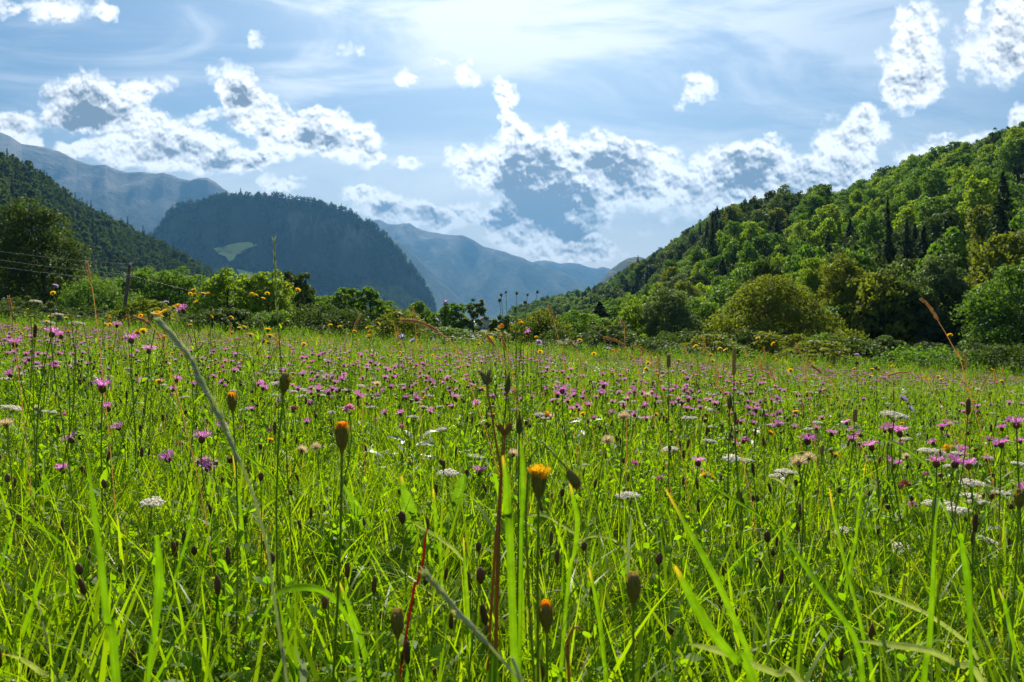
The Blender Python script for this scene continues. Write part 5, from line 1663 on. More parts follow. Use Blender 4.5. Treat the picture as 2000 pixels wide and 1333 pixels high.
for i, (px, py, w) in enumerate(YA):
    d = float(F * .052 / w)
    reg = "on the left" if px < 700 else "in the centre" if px < 1200 else "right of centre" if px < 1600 else "at the right"
    lab = {0: "flat white yarrow umbel lowest of the cluster at the right", 20: "widest flat yarrow umbel high among the knapweeds at the right", 23: "lacy pinkish white yarrow umbel right of the half open bud", 30: "white yarrow umbel at the left edge", 11: "lone white yarrow umbel lowest near the right edge",
           39: "pale flat umbel raised before the dark walnut tree", 15: "small creamy yarrow umbel low right of centre"}.get(i, "%s flat white yarrow umbel, %s, %s" % ("wide" if w > 38 else "medium" if w > 28 else "small", "raised high" if py < 700 else "upper rank" if py < 850 else "middle rank" if py < 950 else "lower rank" if py < 1020 else "lowest rank", place_words(px)))
    plant("yarrow", H_YAR[i % 5], P3(px, py, d) - (0, 0, .018), lab, "flower", "white yarrow umbels " + reg, s=RU(.8, .95), tilt=.10, r=.0014, leaves=3, lean=.04, part="umbel")

# round seed heads against the blue mountain
for px, py, w, c, lab in ((976, 590, 7, 0, "green round seed head lowest on the left of the group"), (979, 579, 6, 0, "small green round seed head second from the left"), (988, 573, 5, 1, "reddish round seed head third from the left"), (1009, 576, 6, 0, "green round seed head standing straight in the middle"),
                        (1006, 606, 7, 0, "low green round seed head in the middle of the group"), (1030, 578, 5, 1, "reddish round seed head right of the middle"), (1025, 594, 7, 0, "green round seed head below the reddish one"), (1049, 573, 6, 0, "green round seed head farthest right of the group"), (1016, 601, 4, 1, "tiniest brown round seed head of the group"), (980, 640, 8, 2, "golden round seed head above the village roofs")):
    d = 1.9
    b = P3(1005 + (px - 1005) * .35 + 8, 700, d)
    base = (b[0], d, float(ground_z(b[0], d)))
    plant("scabious_seed_head", H_BALL[c % 3] if c < 2 else head_ball(1, M_ORANGE), P3(px, py, d), lab, "seed head", "round seed heads against the blue mountain", s=w / 6.2 * .62, axis=((px - 1005) * .004, 0, 1), base=base, r=.0007, leaves=0, part="seed_ball")
for px, py, w, lab in ((118, 553, 16, "round green seed head on a bent stem beside the walnut tree"), (99, 602, 16, "round green seed head below the bent stemmed one"), (55, 587, 11, "small round seed head left of the flat umbel"), (205, 607, 10, "round seed head alone before the dark bush"), (160, 617, 10, "round seed head beside the pale umbel"),
                       (1287, 643, 6, "pale round seed head before the tall pointed tree"), (1293, 678, 6, "small green round seed head left of the big olive tree"), (1673, 712, 8, "white green round seed head by the yellow green shrub"), (1711, 722, 8, "white green round seed head right of the shrub"), (412, 606, 8, "lime green round seed head before the lime tree")):
    d = min(2.6, F * .016 / w)
    plant("scabious_seed_head", H_BALL[int(rng.integers(3))], P3(px, py, d), lab, "seed head", "round seed heads on tall stems", s=w * d / F / .0155, tilt=.15, r=.0009, leaves=0, lean=.06, part="seed_ball", bow=.1)
for px, py, w, lab in ((108, 560, 9, "lilac scabious bloom touching the round seed head"), (325, 592, 9, "lilac scabious high before the tree row"), (870, 591, 9, "lilac scabious highest before the slender aspens"), (852, 626, 10, "lilac scabious lower before the aspens"), (785, 660, 13, "lilac scabious left of the straw arch"), (807, 667, 12, "pale lilac scabious under the straw arch"),
                       (1052, 670, 10, "lilac scabious below the round seed heads"), (1187, 682, 9, "lilac scabious on the right of centre by the bushes"), (1032, 645, 7, "tiny pink scabious near the golden seed head"), (155, 620, 8, "pale lilac scabious at the left"), (1776, 800, 14, "blue lilac bloom behind the wide yarrow"), (1762, 780, 16, "pale blue lilac bloom on the right"), (1672, 694, 8, "violet bloom under the white green seed head")):
    d = F * .026 / w
    plant("scabious", H_SCAB[int(rng.integers(2))], P3(px, py, d), lab, "flower", "lilac scabious blooms", s=RU(.85, 1.0), tilt=.5, r=.0008, leaves=0, lean=.08)
for px, py, w, lab in ((1218, 815, 24, "large cream seed clock in mid meadow"), (1264, 773, 16, "smaller cream seed clock right of the large one"), (590, 880, 22, "cream seed clock left of the orange tipped bud"), (617, 875, 20, "cream seed clock touching its neighbour left of centre"), (1003, 888, 24, "tattered seed clock behind the rusty stalk"), (737, 752, 14, "seed clock at the end of a thin stem left of centre"),
                       (1560, 905, 34, "big pale seed clock with spread fluff on the right"), (1580, 895, 26, "pale seed clock behind the big one on the right"), (1910, 763, 11, "seed clock on a tall stem near the right edge"), (1770, 893, 16, "brown centred seed clock at the right"), (1187, 862, 24, "fluffy pale seed head beyond the nodding bud"), (12, 830, 26, "pale fluffy seed clock at the left edge"), (1855, 830, 14, "small dull seed clock at the right")):
    d = F * .026 / w
    plant("seed_clock", H_CLOCK[int(rng.integers(3))], P3(px, py, d), lab, "seed head", "cream seed clocks", s=1.0, tilt=.3, r=.0011, leaves=0, lean=.05, part="seed_core")
for px, py, w, m_, lab in ((683, 800, 22, 0, "pink clover left of centre"), (1770, 948, 20, 1, "dark magenta clover below the three large knapweeds"), (1950, 560, 0, 0, ""), (800, 905, 14, 1, "dusky clover above the dock leaves"), (575, 800, 14, 1, "dark clover head right of the pale spike"), (1230, 770, 12, 0, "pink clover in mid meadow"), (350, 870, 14, 1, "dull dark clover head left of the pale spike")):
    if not w: continue
    d = F * .022 / w
    plant("clover", H_CLOV[int(rng.integers(3))] if m_ == 0 else head_clover(1, M_DARKPINK), P3(px, py, d) - (0, 0, .006), lab, "flower", "clover heads", s=1.0, tilt=.2, leaves=3, lean=.04, part="florets")
# tall brown spikes
for px, py, h, kind, lab in ((1306, 718, 27, 0, "short fat brown timothy spike on a tall stem right of centre"), (1433, 733, 56, 1, "tall brown timothy spike at the foot of the big olive tree"), (1669, 825, 28, 0, "leaning brown spike among the knapweeds at the right"), (1890, 812, 34, 2, "black plantain spike near the right edge"), (1903, 1040, 38, 2, "long black plantain spike low at the right"),
                             (68, 660, 26, 2, "dark crumpled spike at the upper left"), (1008, 700, 22, 1, "pale green spike in the centre distance"), (1605, 890, 22, 0, "tan spike right of centre"), (1472, 930, 26, 2, "dark leaning plantain spike on the right"), (1436, 830, 26, 2, "dark spike left of the leaning one"), (1745, 785, 24, 1, "greenish spike behind the wide yarrow"), (1305, 790, 16, 0, "tan spike below the tall stemmed timothy")):
    L = h
    d = F * (.028 if kind != 1 else .055) / h
    hd = [head_timothy(1.15, .028), head_timothy(1, .055), head_plantain(1, .028)][kind]
    plant("timothy_spike" if kind < 2 else "plantain_spike", hd, P3(px, py, d), lab, "seed head", "tall brown spikes", s=1.0, tilt=.06, r=.0009, leaves=0, lean=.03, part="seed_spike")


# stalks that follow a path
def spikelets(mb, c, i0, i1, step, L, W, n=3, spread=.35):
    """grains set alternately along a stalk, from point i0 to i1"""
    k = 0
    for i in np.arange(i0, i1, step):
        i_ = int(i)
        t = c[max(i_ - 1, 0)] - c[min(i_ + 1, len(c) - 1)]
        t = t / (np.linalg.norm(t) + 1e-9)
        for j in range(n):
            s = np.cross(t, (0, 1, 0)); s /= np.linalg.norm(s) + 1e-9
            a = t + s * spread * (1 if k % 2 else -1) * RU(.6, 1.3) + rng.normal(0, .10, 3)
            a /= np.linalg.norm(a)
            k += 1
            l = L * RU(.8, 1.2)
            lathe(mb, c[i_] + s * .0002, a, [(0, .0003), (l * .3, W), (l * .7, W * .8), (l, .0002)], 6, mat=1, rnd=RU(0, 1))


def path_stalk(kind, pts, d, label, cat, r, mats, spk=None, group=None, n=60, dz=None):
    if np.isscalar(d): d = [d] * len(pts)
    p = np.array([P3(a, b, dd) for (a, b), dd in zip(pts, d)])
    root, c = spine_plant(kind, p, label, cat, group)
    mb = MB()
    tube(mb, c, np.linspace(r * .8, r * 1.3, len(c)), 6)
    mb.obj("stem", [mats[0]], root, True)
    if spk:
        m2 = MB()
        f0, f1, step, L, W, k, spr = spk
        spikelets(m2, c, int(f0 * len(c)), int(f1 * len(c)), step, L, W, k, spr)
        m2.obj("spikelets", [mats[1], mats[1]], root, True)
    return root


def spike_path(pts, d, n): pass


def dense(pts, k):
    """more points on a pixel path"""
    return [tuple(q[:2]) for q in spline(np.array([(a, b, 0) for a, b in pts]), k)]


path_stalk("couch_grass_spike", dense([(321, 638), (333, 652), (352, 674), (372, 700), (388, 735), (412, 780), (432, 820), (450, 862), (470, 905), (487, 945), (500, 985), (512, 1030), (524, 1080), (533, 1150), (545, 1230), (560, 1330)], 46), .36,
           "thick pale green grass spike bending in front of the left half", "grass stalk", .0007, (M_SPIKE, M_SPIKE), (0, .52, 1, .0075, .0009, 1, .05))
path_stalk("couch_grass_spike", dense([(838, 1128), (868, 1162), (903, 1204), (935, 1238), (962, 1268), (988, 1298), (1022, 1336)], 36), .38,
           "knobbly pale grass spike crossing the lower centre diagonally", "grass stalk", .0007, (M_SPIKE, M_SPIKE), (0, .6, 2, .0075, .0008, 1, .16))
path_stalk("couch_grass_spike", dense([(536, 473), (537, 520), (540, 580), (544, 640), (548, 700)], 34), 1.05,
           "tall straight green grass spike reaching up to the dome mountain", "grass stalk", .0007, (M_STEM, M_SPIKE), (0, .8, 3, .011, .0009, 1, .08))
STR = [([(170, 514), (173, 530), (177, 550), (182, 572), (188, 620), (196, 690)], 1.3, 5, "upright straw coloured panicle left of the utility pole", .55),
       ([(786, 626), (808, 627), (830, 634), (850, 644), (866, 655), (878, 664), (900, 700)], 1.25, 8, "long golden straw panicle arching before the dark bush", .75),
       ([(1801, 586), (1812, 596), (1824, 612), (1836, 634), (1846, 650), (1858, 672), (1876, 705)], 1.5, 6, "leaning pinkish straw panicle before the dark trees at the right", .6),
       ([(1072, 599), (1077, 612), (1081, 626), (1090, 660), (1100, 700)], 1.9, 4, "small straw panicle right of the round seed heads", .5),
       ([(952, 656), (962, 670), (972, 686), (984, 708)], 1.6, 5, "straw panicle leaning left before the village", .7),
       ([(980, 658), (987, 676), (993, 694), (999, 720)], 1.6, 5, "straw panicle standing beside the leaning one", .6),
       ([(1182, 660), (1200, 664), (1216, 672), (1228, 684), (1240, 704)], 1.7, 5, "pinkish straw panicle arching right of centre", .8),
       ([(1236, 676), (1250, 680), (1264, 690), (1274, 706)], 1.8, 4, "second pinkish straw panicle to its right", .8),
       ([(1214, 628), (1219, 640), (1220, 652), (1221, 680)], 1.9, 4, "short pale panicle above the pinkish ones", .5),
       ([(1115, 668), (1124, 682), (1130, 700)], 2.2, 4, "thin faded panicle left of the pinkish arches", .6),
       ([(268, 622), (284, 628), (300, 640), (312, 655), (322, 680)], 1.1, 7, "golden straw panicle hooked over the knapweeds at the left", .6),
       ([(250, 618), (252, 634), (250, 652), (252, 680)], 1.5, 5, "straight straw panicle at the foot of the utility pole", .6),
       ([(18, 582), (22, 604), (22, 620), (26, 650)], 1.4, 5, "straw panicle at the far left before the walnut tree", .6),
       ([(1586, 716), (1598, 724), (1610, 736), (1626, 750)], 1.7, 5, "faded panicle before the yellow green shrub", .7),
       ([(1735, 734), (1752, 729), (1772, 728), (1796, 734), (1815, 748)], 1.8, 4, "low pale arch of straw before the wide bright bush", .7),
       ([(1884, 690), (1886, 715), (1884, 735), (1886, 760)], 2.0, 4, "thin green brown panicle between the two right hand bushes", .6),
       ([(700, 622), (694, 640), (700, 660), (702, 690)], 1.9, 4, "faint straw panicle left of the golden arch", .6),
       ([(806, 600), (812, 622), (812, 650), (815, 690)], 2.2, 3, "very thin panicle behind the golden arch", .5),
       ([(1555, 672), (1563, 690), (1568, 705), (1575, 735)], 1.9, 3, "silvery thin panicle right of the tall timothy spike", .6),
       ([(1372, 655), (1384, 700), (1400, 745), (1415, 775)], 1.5, 3, "long thin silvery panicle left of the tall timothy spike", .6)]
for pts, d, w, lab, fr in STR:
    s = w * d / F
    path_stalk("straw_grass", dense(pts, 34), d, lab, "grass stalk", .0006, (M_STEM if 'straight' in lab else M_STRAW, M_STRAW), (0, fr * .72, 1, s * 1.1, s * .085, 2, .40), "straw coloured grass panicles")
# rusty dry stalks and the red leaf
path_stalk("dock_stalk", dense([(951, 742), (954, 775), (962, 820), (968, 860), (975, 900), (979, 935), (976, 975), (972, 1020), (968, 1060)], 34), .80, "rusty red dry stalk with a ragged grey tip in the centre", "dry stalk", .0013, (M_RUST, M_TIM), (0, .05, 1, .012, .002, 4, .5), "rusty dry stalks")
path_stalk("dock_stalk", dense([(986, 846), (985, 870), (982, 905), (978, 940), (976, 980), (974, 1030)], 30), .74, "orange dry stalk with withered bracts right of the rusty red one", "dry stalk", .0017, (M_RUST, M_RUST), (0, .07, 1, .013, .0016, 5, .7), "rusty dry stalks")
path_stalk("dock_stalk", dense([(1136, 1232), (1130, 1226), (1120, 1228), (1111, 1245), (1108, 1270), (1110, 1300)], 30), .46, "brown stem hooked over at the top beside the orange pointed bud", "dry stalk", .0009, (M_RUST, M_RUST), None)


def path_blade(kind, pts, w, label, mat, real=.0062, face=0.0, prof='grass', group=None, mid=0.0, root=True, d=None, wob=.35):
    d = d or float(np.clip(F * real / w, .27, 1.6))
    W = w * d / F
    m = len(pts)
    dd = d * (1 + np.linspace(0, 1, m) * wob * .25)
    p = np.array([P3(a, b, q) for (a, b), q in zip(pts, dd)])
    rt = empty(kind, p[-1])
    if root:
        e = p[-1]; gz = float(ground_z(e[0], e[1]))
        dr = p[-1] - p[-2]; dr /= np.linalg.norm(dr)
        h = max(e[2] - gz, .02)
        b = np.array([e[0] + dr[0] * h * .5, e[1] + .04, gz])
        p = np.vstack([p, e + np.array([dr[0] * h * .32, .02, min(dr[2], 0) * h * .3 - h * .30]), b])
    c = spline(p, 30)
    rt.location = tuple(c[-1])
    tag(rt, label, "grass blade" if kind == "long_grass" else "leaf", group, "thing")
    t = np.gradient(c, axis=0); t /= np.linalg.norm(t, axis=1, keepdims=True)
    f = np.linspace(0, 1, 30)
    ang = face + .5 * np.sin(f * 3 + w)
    view = np.stack([np.sin(ang), -np.cos(ang), .25 * np.ones(30)], 1)
    s = np.cross(t, view); s /= np.linalg.norm(s, axis=1, keepdims=True)
    nrm = np.cross(s, t)
    ww = W * .5 * (PROF['leaf'](f) if prof == 'leaf' else np.minimum(1, .12 + f * 3.2) ** .7 * (1 - .25 * f))
    V = np.stack([c - s * ww[:, None], c + nrm * ww[:, None] * .28, c + s * ww[:, None]], 1) - c[-1]
    # five points across, a little wavy, so that ribs and veins can follow the leaf
    k = 7
    a = np.linspace(-1, 1, k)
    wav = (fbm(f * 9 + w, np.zeros(30) + w, 3, 8) - .5)
    ed = 1 + (.5 * (fbm(f * 26 + w, np.zeros(30) + 3, 3, 5) - .5) if prof == 'leaf' else 0)
    V = c[:, None] + s[:, None] * (a[None, :, None] * (ww * ed)[:, None, None]) + nrm[:, None] * ((1 - np.abs(a)) ** 1.0 * .30)[None, :, None] * ww[:, None, None] \
        + nrm[:, None] * (np.sin(a * 3 + f[:, None] * 14 + w) * .10)[..., None] * ww[:, None, None] * (2.0 if prof == 'leaf' else .6)
    V = V - c[-1]
    i0 = (np.arange(29) * k)[:, None] + np.arange(k - 1)[None]
    q = np.stack([i0, i0 + 1, i0 + k + 1, i0 + k], -1).reshape(-1, 4)
    mt = {M_BROAD: M_BLADE, M_GRASS: M_BLADE, M_PALE: M_PBLADE, M_LEAF: M_DOCK}.get(mat, mat)
    me = make_mesh("blade", V.reshape(-1, 3), [q], [mt], rnd=np.full(30 * k, RU(.05, .98)), smooth=True,
                   extra={'across': np.tile(a, 30), 'along': np.repeat(f, k)})
    link("blade", me, rt)
    return rt


GB = [
 ([(171, 890), (178, 950), (186, 1020), (199, 1110), (210, 1215), (224, 1290)], 23, "widest dark green upright blade at the left", M_BROAD),
 ([(0, 975), (35, 1001), (78, 1030), (122, 1064), (140, 1110)], 10, "light green blade slanting in from the left edge", M_BROAD),
 ([(52, 963), (140, 980), (210, 1005), (262, 1035), (301, 1068), (330, 1120)], 6, "long pale arching blade across the left", M_PALE),
 ([(381, 984), (364, 1057), (336, 1145), (311, 1225)], 9, "dark narrow blade leaning right at the left", M_BROAD),
 ([(199, 1208), (182, 1180), (164, 1167), (140, 1160), (122, 1160), (92, 1170), (70, 1182), (40, 1230)], 9, "pale blade bent into a low hoop at the left", M_PALE),
 ([(385, 1112), (355, 1099), (332, 1096), (300, 1094), (262, 1096), (232, 1102), (206, 1112), (180, 1160)], 5, "thin pale blade bowing flat left of the pale spike", M_PALE),
 ([(696, 1275), (688, 1228), (672, 1195), (652, 1170), (625, 1152), (595, 1147), (566, 1150), (542, 1162), (505, 1220)], 15, "bright blade arching over left of the brown tipped bud", M_BROAD),
 ([(525, 1249), (560, 1247), (595, 1243), (647, 1235), (705, 1237), (760, 1260)], 7, "pale blade lying almost level left of centre", M_PALE),
 ([(462, 1281), (476, 1279), (490, 1281), (510, 1292), (525, 1306), (546, 1333)], 10, "short pale blade drooping at the lower edge left of centre", M_PALE),
 ([(598, 1330), (612, 1314), (630, 1303), (665, 1296), (700, 1294), (755, 1303)], 8, "pale blade rising from the lower edge left of the flat tipped bud", M_PALE),
 ([(455, 890), (469, 987), (474, 1060), (474, 1110), (472, 1232)], 8, "straight vertical light blade right of the pale spike", M_GRASS),
 ([(306, 1045), (311, 1095), (311, 1145), (305, 1200), (301, 1250), (290, 1320)], 21, "broad ribbed green blade upright left of the pale spike", M_BROAD),
 ([(0, 1276), (42, 1288), (80, 1313), (112, 1340)], 12, "pale thick blade across the lower left corner", M_PALE),
 ([(0, 1194), (35, 1206), (70, 1222), (122, 1250), (157, 1302)], 10, "green blade sloping through the lower left corner", M_BROAD),
 ([(909, 1110), (900, 1090), (888, 1075), (868, 1058), (846, 1043), (822, 1030), (804, 1019)], 8, "grey green blade arching down to the right below the dock leaves", M_PALE),
 ([(898, 1073), (920, 1070), (947, 1071), (972, 1080), (993, 1092), (1012, 1113), (1028, 1142)], 7, "pale cream blade arched in the centre", M_PALE),
 ([(1021, 1012), (1036, 1006), (1052, 1005), (1070, 1009), (1087, 1019), (1112, 1036), (1133, 1058)], 7, "pale arch springing right of the half open bud", M_PALE),
 ([(1129, 1060), (1146, 1050), (1168, 1047), (1188, 1050), (1203, 1057), (1225, 1080), (1245, 1114)], 7, "second pale arch continuing right of the half open bud", M_PALE),
 ([(993, 1147), (1015, 1137), (1042, 1134), (1064, 1141), (1084, 1155), (1100, 1172), (1115, 1198)], 7, "low cream arch above the orange pointed bud", M_PALE),
 ([(930, 1269), (898, 1250), (860, 1243), (825, 1240), (790, 1240), (715, 1236), (650, 1237)], 9, "long pale blade lying flat behind the flat tipped bud", M_PALE),
 ([(1300, 955), (1335, 1018), (1370, 1080), (1395, 1126), (1415, 1167), (1440, 1224), (1464, 1286), (1475, 1333)], 15, "long strong blade leaning left on the right of centre", M_BROAD),
 ([(1318, 1105), (1335, 1139), (1360, 1186), (1387, 1230), (1415, 1264), (1440, 1293), (1475, 1340)], 22, "thick dark blade crossing the lower edge right of centre", M_BROAD),
 ([(1524, 1027), (1540, 1058), (1566, 1097), (1590, 1130), (1615, 1167), (1645, 1207), (1671, 1251), (1685, 1331)], 14, "broad yellow tipped blade leaning left at the right", M_BROAD),
 ([(1620, 955), (1630, 1010), (1640, 1055), (1652, 1110), (1672, 1180), (1690, 1260), (1705, 1333)], 13, "tall light green blade with a pointed top at the right", M_GRASS),
 ([(1690, 905), (1684, 950), (1676, 1000), (1671, 1055), (1657, 1120), (1643, 1216), (1636, 1333)], 8, "narrow upright blade crossing the tall light one", M_BROAD),
 ([(1836, 970), (1828, 1015), (1825, 1055), (1823, 1110), (1821, 1160), (1814, 1265), (1804, 1333)], 14, "upright broad blade second from the right edge", M_BROAD),
 ([(1876, 1050), (1884, 1095), (1891, 1146), (1895, 1230), (1898, 1333)], 18, "upright broad blade nearest the right edge", M_BROAD),
 ([(1674, 1252), (1715, 1256), (1755, 1261), (1790, 1266), (1825, 1275), (1874, 1300), (1920, 1335)], 15, "yellow green blade lying to the left in the lower right", M_PALE),
 ([(1345, 1258), (1375, 1264), (1405, 1272), (1440, 1284), (1475, 1300), (1520, 1317), (1566, 1335)], 16, "pale edged thick blade at the lower edge right of centre", M_PALE),
 ([(1695, 1153), (1735, 1166), (1772, 1181), (1800, 1194), (1825, 1209), (1874, 1244), (1910, 1290)], 10, "slanting silvery blade in the lower right", M_PALE),
 ([(1660, 838), (1690, 846), (1720, 856), (1745, 865), (1765, 874), (1797, 898), (1820, 930)], 7, "light blade slanting over the knapweeds at the right", M_GRASS),
 ([(1370, 933), (1392, 949), (1415, 965), (1457, 990), (1480, 1006), (1517, 1040)], 7, "long thin light blade slanting right of centre", M_GRASS),
 ([(1496, 933), (1510, 934), (1524, 940), (1538, 954), (1552, 972), (1576, 1004)], 5, "thin grey arch behind the slanting blade", M_PALE),
 ([(395, 790), (410, 820), (440, 850), (470, 880), (500, 905), (540, 950)], 6, "thin light blade crossing behind the pale spike", M_GRASS),
 ([(1228, 1000), (1232, 1018), (1230, 1047), (1227, 1085)], 8, "short silvery white blade folded over right of centre", M_SILVER),
 ([(576, 1264), (584, 1285), (589, 1302), (592, 1335)], 17, "silvery white leaf end poking up at the lower edge", M_SILVER),
 ([(982, 890), (988, 930), (990, 970), (992, 1010), (996, 1060)], 20, "dark broad blade behind the rusty stalks", M_BROAD),
 ([(1016, 860), (1020, 900), (1022, 950), (1020, 1000), (1018, 1060)], 12, "dark blade right below the pointed bud", M_BROAD),
 ([(1112, 940), (1122, 985), (1128, 1020), (1122, 1080), (1110, 1140)], 12, "green blade under the nodding bud", M_BROAD),
 ([(846, 955), (850, 1000), (852, 1050), (860, 1090)], 9, "dark bluish narrow blade between the dock leaves", M_BROAD),
 ([(1950, 1150), (1965, 1190), (1975, 1240), (1990, 1300), (2000, 1335)], 12, "light blade at the lower right corner", M_GRASS),
 ([(20, 1040), (10, 1075), (0, 1110), (-10, 1150)], 16, "dark broad blade cut by the left edge", M_BROAD),
 ([(660, 1130), (680, 1180), (700, 1230), (715, 1290), (725, 1335)], 12, "light upright blade left of the flat tipped bud", M_GRASS),
 ([(905, 1050), (908, 1110), (912, 1180), (915, 1250), (918, 1330)], 11, "straight light green blade in the lower centre", M_GRASS),
 ([(1150, 1110), (1162, 1160), (1172, 1220), (1180, 1290), (1184, 1335)], 13, "straight green blade between the two brown buds", M_BROAD),
]
for g in GB:
    pts = g[0]
    if pts[-1][1] < pts[0][1] - 5:
        pts = pts[::-1]
    path_blade("long_grass", pts, g[1], g[2], g[3], group="long grass blades in the foreground")
for pts, w, lab in (([(786, 930), (790, 960), (800, 1000), (812, 1040)], 36, "left of two tall broad dock leaves in the centre"), ([(908, 925), (898, 955), (886, 1000), (874, 1045)], 32, "right of two tall broad dock leaves in the centre"), ([(672, 945), (690, 980), (700, 1020), (705, 1050)], 36, "broad dock leaf behind the orange tipped bud"),
                    ([(1471, 1020), (1473, 1060), (1470, 1100), (1468, 1146)], 20, "ribbed pointed plantain leaf on the right"), ([(242, 1025), (228, 1040), (212, 1058), (192, 1080)], 26, "pointed oval leaf right of the widest blade"), ([(252, 1298), (275, 1302), (300, 1310), (322, 1318)], 30, "round green leaf at the lower left edge"), ([(86, 925), (82, 955), (84, 985), (90, 1010)], 32, "broad light leaf at the left")):
    path_blade("dock_leaf", pts, w, lab, M_LEAF, real=.036, prof='leaf', group="broad leaves in the foreground")
path_blade("red_leaf", [(836, 1028), (831, 1050), (828, 1075), (826, 1100), (815, 1140), (805, 1170)], 7, "thin crimson withered leaf under the dock leaves", M_RED, real=.0035)

# ---------------- the crowd of flowers, nearest ones each on their own
def crowd(kind, heads, n, d0, d1, hgt, label, cat, s=(.85, 1.1), r=.0010, tilt=.25, clus=.0, leaves=3, part="flower_head", xr=(-.78, .78), power=1.0, dens=None):
    k = 0; tries = 0
    while k < n and tries < n * 40:
        tries += 1
        x, y = area_points(1, d0, d1, power, 1.0)
        x, y = float(x[0]), float(y[0])
        if fbm(x * .9 + 31, y * .9, 3, 55) < clus: continue
        if dens is not None and rng.random() > dens(x, y): continue
        H = RU(*hgt)
        tip = np.array([x, y, float(ground_z(x, y)) + H])
        px, py = project(tip[None])
        px, py = float(px[0]), float(py[0])
        if not (5 < px < 1995 and py < 1320): continue
        reg = "left" if px < 660 else "middle" if px < 1330 else "right"
        band = "close" if y < 2.2 else "mid distance" if y < 4.5 else "far"
        band = "in front" if y < 1.7 else "near" if y < 2.5 else "halfway back" if y < 3.6 else "far back" if y < 5 else "very far back"
        sz = RU(*s)
        w = "%s %s %s, %s" % ("small" if sz < s[0] + (s[1] - s[0]) * .35 else "large" if sz > s[0] + (s[1] - s[0]) * .7 else "medium", label, band, place_words(px))
        plant(kind, heads[int(rng.integers(len(heads)))], tip, w, cat, "group of: " + w, s=sz, tilt=tilt, r=r, leaves=leaves if y < 2.5 else 0, lean=.05, detail=y < 4, part=part)
        k += 1


dk = lambda x, y: .45 + .55 * (y > 1.8)
crowd("knapweed", H_KNAP, 262, 1.0, 4.9, (.28, .41), "purple knapweed flower", "flower", clus=.44, tilt=.38, dens=dk, s=(.78, 1.15))
crowd("yarrow", H_YAR, 150, 1.1, 6.0, (.24, .35), "flat white yarrow umbel", "flower", s=(.6, .9), clus=.44, tilt=.1, part="umbel", r=.0013)
crowd("hawkbit_flower", H_HAWK, 46, 1.8, 8, (.28, .42), "yellow hawkbit flower", "flower", tilt=.4, leaves=0)
crowd("plantain_spike", H_PLAN, 150, 1.7, 5.4, (.24, .38), "brown plantain spike", "seed head", tilt=.12, leaves=0, part="seed_spike", s=(.8, 1.2))
crowd("dry_knapweed", H_DRY, 200, 1.6, 5.5, (.22, .36), "brown dried knapweed head", "seed head", tilt=.3, leaves=2, part="seed_head", s=(.8, 1.1), clus=.4)
crowd("clover", H_CLOV, 40, 1.2, 5.5, (.18, .30), "pink clover flower", "flower", tilt=.2, leaves=3, part="florets", s=(.8, 1.05))
crowd("seed_clock", H_CLOCK, 16, 1.6, 6, (.26, .38), "cream seed clock", "seed head", tilt=.2, leaves=0, part="seed_core", s=(.8, 1.0))


def tall_border(n):
    """thin grasses and hawkweeds standing above the crowd, seen against the dark trees"""
    for _ in range(n):
        px = float(RU(10, 1990)); d = float(RU(2.2, 6.5))
        edge = 640 + 105 * (px / 2000)
        py = edge + RU(-42, 12) * (1.0 if px < 1500 else .6)
        tip = P3(px, py, d)
        h = tip[2] - float(ground_z(tip[0], tip[1]))
        if not .25 < h < .85: continue
        reg = "left" if px < 660 else "middle" if px < 1330 else "right"
        if rng.random() < .55:
            plant("hawkbit_flower", H_HAWK[int(rng.integers(4))], tip, ("taller" if py < edge - 20 else "shorter") + " small yellow hawkbit, far edge, " + place_words(px), "flower", "tall thin hawkbits, %s" % reg, s=RU(.55, .85), tilt=.5, r=.0007, leaves=1, lean=.12)
        else:
            m = tip + np.array([RU(-.06, .06), 0, -.06])
            b = tip + np.array([RU(-.05, .05), .02, -.12])
            c = bez(tip, tip + (RU(-.01, .01), 0, -.04), b, 12)
            root, cc = spine_plant("meadow_grass_panicle", c, ("taller" if py < edge - 20 else "shorter") + " thin faded grass panicle, far edge, " + place_words(px), "grass stalk", "thin faded panicles, %s" % reg)
            mb = MB(); tube(mb, cc, np.linspace(.0004, .0008, len(cc)), 4); mb.obj("stem", [M_STRAW if rng.random() < .5 else M_STEM], root)
            m2 = MB(); spikelets(m2, cc, 0, int(len(cc) * .45), 1, .007, .0009, 2, .5)
            m2.obj("spikelets", [M_STRAW, M_STRAW if rng.random() < .7 else M_SPIKE], root)


tall_border(150)


# farther flowers: beyond counting, one object for each colour
def far_flower(heads, stem_h, fat=1.0):
    out = []
    for h in heads:
        mb = MB()
        tube(mb, [(0, 0, 0), (0, 0, stem_h)], .0011 * fat, 3, mat=0)
        mats = [M_STEM]
        for k, me in enumerate(h):
            v = np.empty(len(me.vertices) * 3, np.float32); me.vertices.foreach_get('co', v); v = v.reshape(-1, 3)
            r_ = np.empty(len(me.vertices), np.float32); me.attributes['rnd'].data.foreach_get('value', r_)
            ls = np.empty(len(me.loops), np.int32); me.loops.foreach_get('vertex_index', ls)
            lt = np.empty(len(me.polygons), np.int32); me.polygons.foreach_get('loop_total', lt)
            lstart = np.empty(len(me.polygons), np.int32); me.polygons.foreach_get('loop_start', lstart)
            q = np.array([ls[a:a + 4] for a, t in zip(lstart, lt) if t == 4]); t3 = np.array([ls[a:a + 3] for a, t in zip(lstart, lt) if t == 3])
            mats.append(me.materials[0])
            mb.add(v * fat + (0, 0, stem_h), q if len(q) else None, t3 if len(t3) else None, mat=k + 1, rnd=r_)
        out.append(mb.mesh("far_head", mats))
    return out


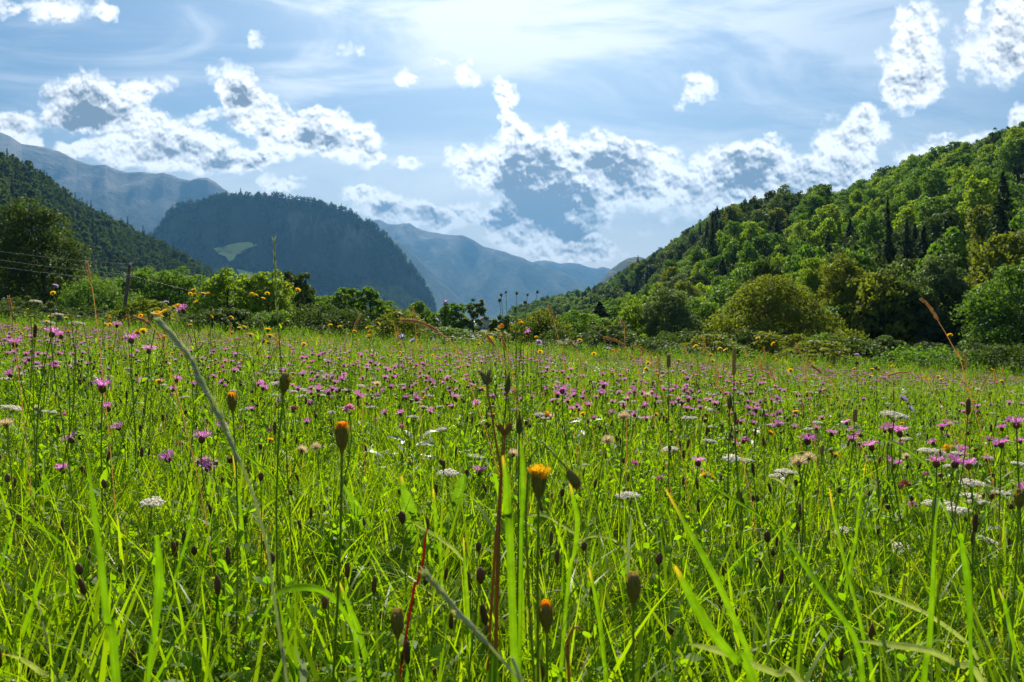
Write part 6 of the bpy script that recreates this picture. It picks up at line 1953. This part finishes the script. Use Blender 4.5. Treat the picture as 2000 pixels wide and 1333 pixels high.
def far_crowd(name, meshes, n, d0, d1, sc, label, cat, clus=.4, power=1.0):
    x, y = area_points(int(n * 2.4), d0, d1, power)
    keep = fbm(x * .5 + 31, y * .5, 3, 55) > clus
    x, y = x[keep][:n], y[keep][:n]; n = len(x)
    scatter(name, meshes, np.stack([x, y, ground_z(x, y)], 1), np.stack([rng.normal(0, .12, n), rng.normal(0, .12, n), RU(0, 6.283, n)], 1), RU(*sc, n), rng.integers(0, len(meshes), n), label, cat)


far_crowd("distant_knapweed", far_flower(H_KNAP[:4], .32), 3800, 4.6, 30, (.75, 1.35), "purple haze of distant knapweed across the far meadow", "flowers", clus=.47, power=.8)
far_crowd("distant_yarrow", far_flower(H_YAR[:3], .27), 3200, 5.4, 28, (.7, 1.0), "specks of distant white yarrow across the far meadow", "flowers", clus=.46)
far_crowd("distant_hawkbit", far_flower(H_HAWK[:3], .34), 2000, 5, 33, (.8, 1.2), "yellow specks of distant hawkbit", "flowers", clus=.45)
far_crowd("distant_dry_heads", far_flower(H_DRY[:2] + H_PLAN[:2], .31), 5000, 4.6, 26, (.8, 1.2), "brown dry heads scattered over the far meadow", "seed heads", clus=.35, power=.8)
print(CNT)

# ------------------------------------------------------------------ the air
def build_haze():
    x0, x1, y0, y1, z0, z1 = -13200, 13200, -13200, 13200, -64, 1850
    V = [(x, y, z) for x in (x0, x1) for y in (y0, y1) for z in (z0, z1)]
    q = [(0, 1, 3, 2), (4, 6, 7, 5), (0, 4, 5, 1), (2, 3, 7, 6), (0, 2, 6, 4), (1, 5, 7, 3)]
    m = bpy.data.materials.new("haze")
    m.use_nodes = True
    m.node_tree.nodes.clear()
    k = NT(m.node_tree)
    v = k.new('ShaderNodeVolumePrincipled')
    v.inputs['Color'].default_value = (0.082, 0.23, 0.46, 1)
    v.inputs['Density'].default_value = 1.45e-4
    v.inputs['Anisotropy'].default_value = 0.25
    out = k.new('ShaderNodeOutputMaterial')
    k.l.new(v.outputs[0], out.inputs['Volume'])
    o = link("haze", make_mesh("haze", V, [np.array(q)], [m]))
    tag(o, "thin blue summer haze filling the valley", kind='stuff')


build_haze()
